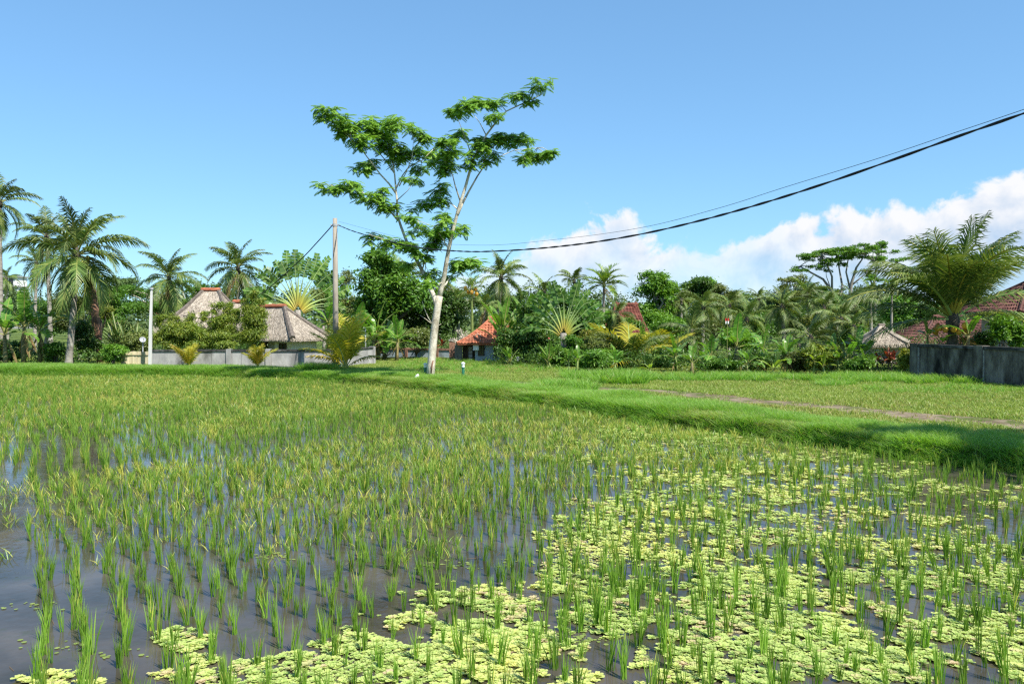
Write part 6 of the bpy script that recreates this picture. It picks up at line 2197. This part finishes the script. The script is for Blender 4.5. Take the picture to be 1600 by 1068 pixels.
# ================================================================== leafy trees and shrubs
# (name, label, category, foot px, distance, crowns (cx,cy,half w,half h,count), leaf material, leaf size, leaves, options)
PL = [
    # --- left
    ("tree", "dark green tree behind the bananas at far left", "tree", 70, 60, [(60, 500, 60, 42, 9)], 'broad', 0.24, 5200, {}),
    ("tree", "low dense tree right of the dead palm trunk", "tree", 182, 58, [(178, 486, 42, 34, 8)], 'broad', 0.22, 3600, {}),
    ("albizia_tree", "flat layered green tree rising behind the thin pale pole", "tree", 300, 84, [(215, 458, 46, 13, 7), (300, 448, 40, 12, 7), (250, 478, 80, 18, 9), (330, 466, 40, 16, 6)], 'broad', 0.30, 7000, dict(up=0.75, bark='bark_pale', trunk_r=0.2)),
    ("tree", "pale feathery tree top behind the crown of the big leaning palm", "tree", 170, 90, [(185, 448, 45, 20, 8)], 'far', 0.32, 3000, dict(up=0.7)),
    ("shrub", "yellow-leaved shrub behind the dark spear-leaved shrub", "shrub", 158, 46, [(155, 490, 24, 16, 6)], 'yellowgreen', 0.17, 1500, {}),
    ("shrub", "round bright green bush at the left end of the bamboo fence", "bush", 176, 35.6, [(176, 552, 22, 17, 8)], 'bright', 0.11, 2600, dict(trunk_r=0.04)),
    ("shrub", "green bush at the foot of the big leaning palm", "bush", 90, 38.5, [(86, 552, 24, 16, 7)], 'broad', 0.14, 1800, dict(trunk_r=0.04)),
    ("shrub", "dark shrub between the leaning palm and the round bright bush", "bush", 140, 40, [(138, 536, 24, 34, 8)], 'dark', 0.15, 2600, dict(trunk_r=0.05)),
    ("shrub", "shady undergrowth bush under the bananas at the left edge", "bush", 20, 40, [(16, 548, 40, 20, 8)], 'dark', 0.16, 2400, dict(trunk_r=0.05)),
    ("shrub", "green shrub around the satellite dish", "bush", 216, 41, [(214, 540, 22, 24, 7)], 'olive', 0.15, 1900, dict(trunk_r=0.04)),
    ("tree", "tree with thin white stems right of the big leaning palm", "tree", 124, 44, [(112, 490, 36, 32, 8), (130, 470, 28, 24, 5)], 'olive', 0.18, 3000, dict(bark='bark_pale', trunk_r=0.07, split=0.3)),
    ("bamboo_hedge", "bamboo hedge clump just right of the thin pale pole", "bamboo", 262, 40, [(264, 522, 27, 18, 12), (258, 532, 30, 16, 9), (250, 502, 6, 13, 4), (266, 498, 5, 12, 3), (280, 503, 6, 14, 4)], 'bamboo', 0.17, 6200, dict(aspect=0.22, droop=0.6, trunk_r=0.03, bark='green_stem', split=0.15, crown_name='foliage', trunk_name='stalks')),
    ("bamboo_hedge", "bamboo hedge clump in front of the peaked thatched pavilion", "bamboo", 305, 40, [(304, 520, 30, 18, 12), (310, 532, 34, 16, 9), (338, 506, 14, 22, 6), (298, 498, 6, 14, 4), (318, 494, 6, 15, 4), (333, 484, 5, 12, 3), (345, 480, 5, 11, 3)], 'bamboo', 0.17, 7000, dict(aspect=0.22, droop=0.6, trunk_r=0.03, bark='green_stem', split=0.15, crown_name='foliage', trunk_name='stalks')),
    ("bamboo_hedge", "bamboo hedge clump below the small thatched roof peak", "bamboo", 352, 40, [(354, 514, 24, 26, 12), (354, 532, 30, 16, 9), (356, 482, 6, 14, 4), (368, 488, 6, 14, 4)], 'bamboo', 0.17, 6800, dict(aspect=0.22, droop=0.6, trunk_r=0.03, bark='green_stem', split=0.15, crown_name='foliage', trunk_name='stalks')),
    ("bamboo_hedge", "tallest bamboo clump touching the left eave of the white-walled thatched house", "bamboo", 394, 39.5, [(396, 508, 22, 34, 12), (394, 530, 26, 18, 8), (384, 476, 7, 18, 4), (396, 464, 6, 16, 4), (408, 480, 6, 18, 4)], 'bamboo', 0.17, 7200, dict(aspect=0.22, droop=0.6, trunk_r=0.03, bark='green_stem', split=0.15, crown_name='foliage', trunk_name='stalks')),
    ("tree", "thin-leaved tree between the travellers palm fan and the utility pole", "tree", 505, 62, [(500, 470, 30, 34, 8)], 'olive', 0.2, 2600, {}),
    ("tree", "wispy tall shrub top right of the utility pole", "tree", 543, 56, [(543, 442, 18, 22, 6), (545, 480, 26, 26, 7)], 'olive', 0.16, 2000, dict(trunk_r=0.07)),
    # --- middle
    ("breadfruit_tree", "big rounded dark green tree behind the left branch of the tall tree", "tree", 610, 50, [(588, 405, 26, 26, 7), (600, 440, 46, 36, 10), (640, 470, 50, 40, 9), (585, 490, 40, 34, 8)], 'broad', 0.30, 11000, dict(trunk_r=0.22, bark='bark_dark')),
    ("tree", "shady dark tree filling the gap behind the tall trunk", "tree", 650, 52, [(655, 505, 56, 42, 10), (700, 490, 36, 44, 8)], 'dark', 0.24, 7800, dict(bark='bark_dark', trunk_r=0.16)),
    ("tree", "olive tree between the tall trunk and the areca palm", "tree", 712, 56, [(708, 480, 34, 50, 9)], 'olive', 0.22, 4200, dict(bark='bark_dark')),
    ("tree", "dark tree behind the silvery coconut palm", "tree", 770, 60, [(766, 486, 44, 34, 9), (806, 478, 30, 26, 6)], 'dark', 0.24, 5000, dict(bark='bark_dark')),
    ("shrub", "grey-green shrub behind the low blue-grey wall", "bush", 650, 46, [(648, 528, 34, 20, 8)], 'olive', 0.15, 2400, dict(trunk_r=0.05, flowers=('flower_white', 40, 0.08))),
    ("shrub", "dark green hedge bush left of the low blue-grey wall", "bush", 606, 46, [(604, 540, 30, 16, 7)], 'dark', 0.15, 2000, dict(trunk_r=0.05)),
    ("flowering_bush", "big dark bush with red and white flowers left of the right-hand travellers palm", "bush", 822, 39.5, [(800, 540, 34, 30, 9), (845, 530, 40, 42, 10), (830, 500, 34, 30, 7)], 'dark', 0.17, 9000, dict(trunk_r=0.08, bark='bark_dark', flowers=('flower_red', 60, 0.09))),
    ("flowering_bush", "lower bush with pale pink blossom under the right-hand travellers palm", "bush", 880, 37.5, [(872, 556, 40, 22, 8), (905, 545, 30, 26, 7)], 'broad', 0.15, 5200, dict(trunk_r=0.06, bark='bark_dark', flowers=('flower_red', 26, 0.08))),
    ("shrub", "grey-green bush right of the travellers palm trunk", "bush", 930, 38, [(930, 548, 34, 24, 8)], 'olive', 0.14, 4000, dict(trunk_r=0.05)),
    ("shrub", "blue-green bush on the lawn edge in front of the travellers palm", "bush", 940, 34.5, [(925, 560, 44, 18, 9)], 'broad', 0.13, 4200, dict(trunk_r=0.05)),
    ("tree", "dark foliage behind the right-hand travellers palm", "tree", 905, 52, [(900, 500, 50, 40, 10)], 'dark', 0.22, 5400, dict(bark='bark_dark')),
    ("tree", "bright tree between the plumed palm and the red tiled roofs", "tree", 935, 58, [(928, 512, 34, 28, 7), (960, 500, 24, 20, 5)], 'bright', 0.2, 3000, {}),
    ("frangipani_tree", None, None, 0, 0, [], '', 0, 0, {}),
    # --- right-hand jungle
    ("tree", "round bright green tree standing above the jungle right of the red tiled roofs", "tree", 1024, 62, [(1026, 452, 36, 34, 12), (1020, 490, 42, 26, 7)], 'bright', 0.24, 8200, dict(trunk_r=0.18)),
    ("tree", "grey-green tree right of the round bright tree", "tree", 1066, 66, [(1064, 472, 30, 30, 8)], 'olive', 0.22, 3600, {}),
    ("tree", "dark spreading tree on the skyline right of the grey-green tree", "tree", 1090, 72, [(1088, 446, 28, 15, 7), (1096, 466, 30, 22, 6)], 'dark', 0.26, 3600, dict(bark='bark_dark')),
    ("tree", "pale pointed leafy tree in the middle of the right-hand skyline", "tree", 1128, 70, [(1128, 466, 24, 28, 8)], 'olive', 0.2, 3200, {}),
    ("tree", "low tree with drooping dark foliage left of the windblown palm", "tree", 1160, 74, [(1160, 474, 26, 22, 7)], 'broad', 0.24, 2800, {}),
    ("tree", "scrubby tree with pale grey leaf clumps left of the pointed dark palm", "tree", 1240, 78, [(1226, 446, 16, 14, 6), (1244, 440, 18, 14, 6), (1236, 468, 30, 22, 7)], 'olive', 0.24, 2600, dict(bark='bark_pale', trunk_r=0.12)),
    ("tree", "broad green tree behind the windblown palm", "tree", 1205, 80, [(1200, 478, 36, 20, 8)], 'far', 0.3, 3000, {}),
    ("tree", "dark tree under the flat-topped tree's trunks", "tree", 1320, 72, [(1316, 476, 46, 26, 9)], 'dark', 0.26, 4200, dict(bark='bark_dark')),
    ("tree", "olive tree in the jungle above the banana with the flag", "tree", 1120, 58, [(1115, 508, 44, 32, 9)], 'olive', 0.2, 5200, {}),
    ("tree", "tangled green tree in the middle depth of the jungle right of the flag", "tree", 1190, 57, [(1185, 512, 44, 28, 9)], 'broad', 0.19, 5200, {}),
    ("tree", "tangled dark tree behind the low wide palm", "tree", 1250, 57, [(1248, 510, 40, 28, 9)], 'dark', 0.19, 4600, dict(bark='bark_dark')),
    ("tree", "leafy tree behind the leaning banana and the gazebo", "tree", 1318, 58, [(1318, 508, 42, 24, 9)], 'olive', 0.19, 4600, {}),
    ("tree", "green tree rising behind the thatched gazebo's peak", "tree", 1400, 60, [(1402, 484, 36, 24, 8)], 'broad', 0.22, 3800, {}),
    ("tree", "dark tree behind the brown tiled house", "tree", 1450, 62, [(1452, 484, 44, 26, 8)], 'dark', 0.24, 3800, dict(bark='bark_dark')),
    ("tree", "green tree between the brown tiled house and the high dark eave", "tree", 1555, 56, [(1548, 500, 40, 28, 8)], 'broad', 0.22, 3800, {}),
    ("tree", "leafy green tree screening the foot of the steep red tiled roofs", "tree", 968, 51, [(952, 508, 18, 20, 6), (985, 512, 22, 16, 6)], 'broad', 0.18, 2600, {}),
    ("shrub", "sprawling yellow-green shrub in front of the lower red roof slope", "bush", 935, 47, [(925, 528, 30, 14, 7)], 'yellowgreen', 0.16, 1800, {}),
    ("tree", "tall bright tree between the dark spreading tree and the pale pointed tree", "tree", 1108, 76, [(1108, 452, 20, 24, 7), (1112, 480, 30, 20, 6)], 'bright', 0.26, 3000, {}),
    ("tree", "rounded green tree on the skyline below the left end of the flat-topped tree", "tree", 1276, 84, [(1274, 462, 28, 26, 8)], 'broad', 0.28, 3400, {}),
    ("tree", "sunlit yellow-green tree in the jungle behind the low wide palm", "tree", 1290, 52, [(1286, 508, 34, 22, 8)], 'yellowgreen', 0.18, 3000, {}),
    ("tree", "bright leafy tree behind the banana with the flag", "tree", 1150, 44, [(1150, 530, 40, 22, 8)], 'bright', 0.17, 3800, {}),
    ("tree", "bright leafy tree low in the jungle left of the gazebo", "tree", 1340, 44, [(1338, 530, 32, 20, 8)], 'bright', 0.17, 3200, {}),
    ("tree", "pale green tree behind the bushy short palm", "tree", 1050, 50, [(1048, 516, 36, 26, 8)], 'bright', 0.18, 3600, {}),
    ("shrub", "dark low shrub at the lawn edge below the young yellow palm", "bush", 975, 35, [(972, 562, 30, 16, 7)], 'dark', 0.13, 2400, dict(trunk_r=0.04)),
    ("shrub", "dark hollow bush below the young drooping palm", "bush", 1042, 37, [(1042, 558, 36, 20, 8)], 'dark', 0.14, 3000, dict(trunk_r=0.04)),
    ("shrub", "small-leaved green bush at the foot of the banana with the flag", "bush", 1128, 31.8, [(1128, 572, 40, 13, 8)], 'broad', 0.11, 3000, dict(trunk_r=0.03)),
    ("shrub", "shaded bush behind the lime green banana shoot", "bush", 1180, 35, [(1180, 562, 36, 18, 8)], 'dark', 0.13, 3000, dict(trunk_r=0.04)),
    ("shrub", "rough olive bush right of the lime green banana shoot", "bush", 1235, 33, [(1238, 566, 30, 18, 8)], 'olive', 0.12, 2800, dict(trunk_r=0.04)),
    ("shrub", "pale green creeping bush below the low wide palm", "bush", 1285, 32.5, [(1284, 560, 34, 22, 9)], 'bamboo', 0.12, 3400, dict(trunk_r=0.04)),
    ("shrub", "leafy bush at the foot of the leaning banana", "bush", 1345, 31.6, [(1345, 568, 32, 14, 8)], 'broad', 0.12, 2800, dict(trunk_r=0.03)),
    ("shrub", "yellow-green croton against the left end of the blackened wall", "bush", 1412, 31.2, [(1413, 562, 11, 20, 8)], 'yellowgreen', 0.12, 1300, dict(trunk_r=0.03)),
    ("shrub", "glossy climbing shrub under the high dark eave at the right", "bush", 1572, 31, [(1570, 516, 18, 26, 8), (1592, 526, 16, 22, 6)], 'bright', 0.16, 2600, dict(trunk_r=0.05)),
    ("shrub", "bush behind the blackened wall between the banana and the climbing shrub", "bush", 1540, 34, [(1540, 530, 22, 14, 6)], 'dark', 0.14, 1500, dict(trunk_r=0.04)),
    ("shrub", "weedy green tuft at the foot of the grey wall by the yellow seedling", "bush", 330, 37, [(330, 540, 40, 10, 6)], 'bamboo', 0.12, 1000, dict(trunk_r=0.03)),
]
sd = 100
for nm, lab, cat, base, d, blobs, mt, leaf, n, opt in PL:
    sd += 1
    if not lab:
        continue
    kw = dict(opt)
    if nm in ('shrub', 'flowering_bush'):
        kw.setdefault('bark', 'bark_dark')
        kw.setdefault('split', 0.2)
        kw.setdefault('crown_name', 'foliage')
        kw.setdefault('trunk_name', 'stems')
    tree(nm, lab, cat, base, d, blobs, mt, leaf, n, seed=sd, **kw)


def umbrella_tree(label, base, d, layers, branches, mat, n, leaf, seed, tr=0.3):
    """flat-topped tree: forked bare limbs under thin layers of leaves"""
    r = np.random.default_rng(seed)
    x = (base - 800) / F * d
    z0 = gzf(x, d)
    org = Vector((x, d, z0))
    root = thing("flat_topped_tree", label, "tree", org)
    B = []
    for (cx, cy, hw, hh, c) in layers:
        for i in range(c):
            u = r.uniform(-1, 1)
            cpt = W(cx + u * hw * 0.85, cy + r.uniform(-1, 1) * hh * 0.6 + abs(u) * hh * 0.5, d + r.uniform(-1, 1) * hw * S(d) * 0.6) - org
            s_ = hw * S(d) * r.uniform(0.22, 0.36)
            B.append((cpt.x, cpt.y, cpt.z, s_, s_, hh * S(d) * r.uniform(0.12, 0.24)))
    V, T, C = leaf_cloud(r, B, n, leaf, 0.4, 0.85, 0.05, 0.16, 0.3, 16)
    link("crown", np_mesh("crown", V, T, C, M[mat]), root)
    b = MB()
    for pts, r0, r1 in branches:
        q_ = [W(px_, py_, d + dz) - org if py_ is not None else Vector((0, 0, -0.1)) for px_, py_, dz in pts]
        k_ = len(q_)
        b.tube(q_, [r0 + (r1 - r0) * i / (k_ - 1) for i in range(k_)], 6)
    tips = [W(p_[0][-1][0], p_[0][-1][1], d + p_[0][-1][2]) - org for p_ in branches]
    for bl in B:
        q_ = min(tips, key=lambda t_: (t_ - Vector(bl[:3])).length)
        b.tube(limb_path(q_, bl[:3], r, 0.08, 4, 0.04), [r1 * 1.0 for r1 in (0.07, 0.05, 0.035, 0.02)], 4)
    b.obj("trunk", M['bark_grey'], root, smooth=True)


umbrella_tree("wide flat-topped tree with bare forked limbs on the right-hand skyline", 1318, 80,
              [(1262, 402, 28, 7, 10), (1310, 392, 50, 8, 18), (1352, 386, 34, 8, 11), (1266, 418, 30, 6, 9), (1330, 402, 42, 7, 9), (1296, 412, 28, 6, 6)],
              [([(1316, 560, 0), (1314, 500, 0), (1306, 470, 0), (1298, 452, 0)], 0.30, 0.16), ([(1298, 452, 0), (1286, 436, 0), (1264, 424, 0.5), (1250, 416, 1)], 0.14, 0.05), ([(1300, 455, 0), (1300, 432, 0), (1292, 412, -.5), (1282, 400, -1)], 0.12, 0.05),
               ([(1312, 470, 0), (1316, 446, 0.3), (1312, 424, 0.6), (1308, 400, 1)], 0.14, 0.05), ([(1316, 560, 0.3), (1326, 480, 0), (1330, 444, -.3), (1338, 418, -.5), (1352, 398, -1)], 0.26, 0.05), ([(1328, 450, 0), (1322, 425, .4), (1326, 400, .8)], 0.11, 0.05),
               ([(1330, 446, 0), (1352, 428, 0), (1366, 410, 0.5)], 0.10, 0.04)], 'broad', 11000, 0.25, 201)
umbrella_tree("thinner flat-topped tree half hidden behind the dwarf coconut palm", 1372, 86,
              [(1378, 384, 26, 10, 8), (1392, 404, 34, 9, 8), (1376, 432, 28, 12, 6), (1420, 420, 26, 10, 6)],
              [([(1366, 560, 0), (1366, 480, 0), (1366, 440, 0), (1372, 400, 0)], 0.26, 0.06), ([(1366, 470, 0), (1386, 435, .5), (1400, 410, 1)], 0.14, 0.05), ([(1366, 450, 0), (1356, 430, .5), (1350, 420, 1)], 0.10, 0.05)], 'broad', 5600, 0.25, 202)

# bare frangipani
d = 43.5
x = (735 - 800) / F * d
org = Vector((x, d, gzf(x, d)))
t = thing("frangipani_tree", "leafless grey frangipani with knobbly branches left of the orange-red roof", "tree", org)
r = np.random.default_rng(9)
b = MB()


def frangi(p, dr, L, rad, lev):
    e = p + dr * L
    b.tube([p, p.lerp(e, 0.5) + Vector((r.normal(0, .03), r.normal(0, .03), 0.02)), e], [rad, rad * 0.9, rad * 0.8], 5)
    if lev == 0:
        return
    for i in range(3 if lev > 1 else 2):
        a = r.uniform(0, 6.28)
        nd = (dr + Vector((math.cos(a), math.sin(a), 0.25)) * 0.8).normalized()
        frangi(e, nd, L * r.uniform(0.62, 0.85), rad * 0.68, lev - 1)


for a in (0.3, 2.2, 4.1, 5.3):
    frangi(Vector((0, 0, 0.35)), Vector((math.cos(a) * 0.9, math.sin(a) * 0.6, 0.55)).normalized(), 0.52, 0.07, 4)
b.tube([(0, 0, -0.1), (0, 0, 0.38)], [0.13, 0.10], 7)
b.obj("trunk", M['bark_pale'], t, smooth=True)

# the palm beyond the right edge whose shade falls on the path
palm("coconut palm outside the right edge that shades the footpath", 0, 2270, 2270, 30, 10.4, 350, 22, 49, trunk_r=0.16, dry=1, zbase=0.15)

# the wood beyond, too far to tell one tree from the next
r = np.random.default_rng(77)
B = []
for i in range(150):
    px = -60 + 1780 * (i + r.uniform(-0.4, 0.4)) / 150
    d = r.uniform(88, 135)
    top = 464 + 12 * math.sin(px * 0.013) + r.uniform(-12, 12) - (8 if px < 480 else 0)
    c = W(px, (top + 520) / 2, d)
    B.append((c.x, c.y, c.z, 22 * S(d), 14 * S(d), (530 - top) / 2 * S(d)))
for i in range(130):
    px = -60 + 1780 * (i + r.uniform(-0.4, 0.4)) / 130
    d = r.uniform(62, 80)
    top = 492 + r.uniform(-8, 8)
    c = W(px, (top + 528) / 2, d)
    B.append((c.x, c.y, c.z, 20 * S(d), 14 * S(d), (530 - top) / 2 * S(d)))
V, T, C = leaf_cloud(r, B, 62000, 0.48, 0.55, 0.5, 0.2, 0.28, 0.6, 14)
V[:, 2] = np.maximum(V[:, 2], 0.1)
kind(link("far_wood", np_mesh("far_wood", V, T, C, M['far'])), 'stuff')

# low undergrowth joining the thickets to the lawn
B = []
for (px0, px1, y0, d0, k_) in ((600, 720, 556, 48.5, 8), (780, 960, 566, 38.5, 16), (960, 1430, 568, 34.5, 40), (0, 190, 560, 39, 16), (190, 400, 548, 42, 14), (960, 1430, 540, 44, 34), (1420, 1620, 540, 39, 12), (500, 720, 535, 50, 16)):
    for i in range(k_):
        px = px0 + (px1 - px0) * (i + r.uniform(0, 1)) / k_
        d = d0 + r.uniform(-0.8, 1.5)
        c = W(px, y0 + r.uniform(-6, 4), d)
        B.append((c.x, c.y, max(c.z, 0.45), r.uniform(0.6, 1.1), 0.6, r.uniform(0.35, 0.7)))
V, T, C = leaf_cloud(r, B, 30000, 0.14, 0.35, 0.4, 0.2, 0.3, 0.5, 16)
V[:, 2] = np.maximum(V[:, 2], gz(V[:, 0], V[:, 1]) + 0.01)
kind(link("undergrowth", np_mesh("undergrowth", V, T, C, M['dark'])), 'stuff')
print("triangles:", sum(len(o.data.polygons) for o in bpy.data.objects if o.type == 'MESH'), "objects:", len(bpy.data.objects))
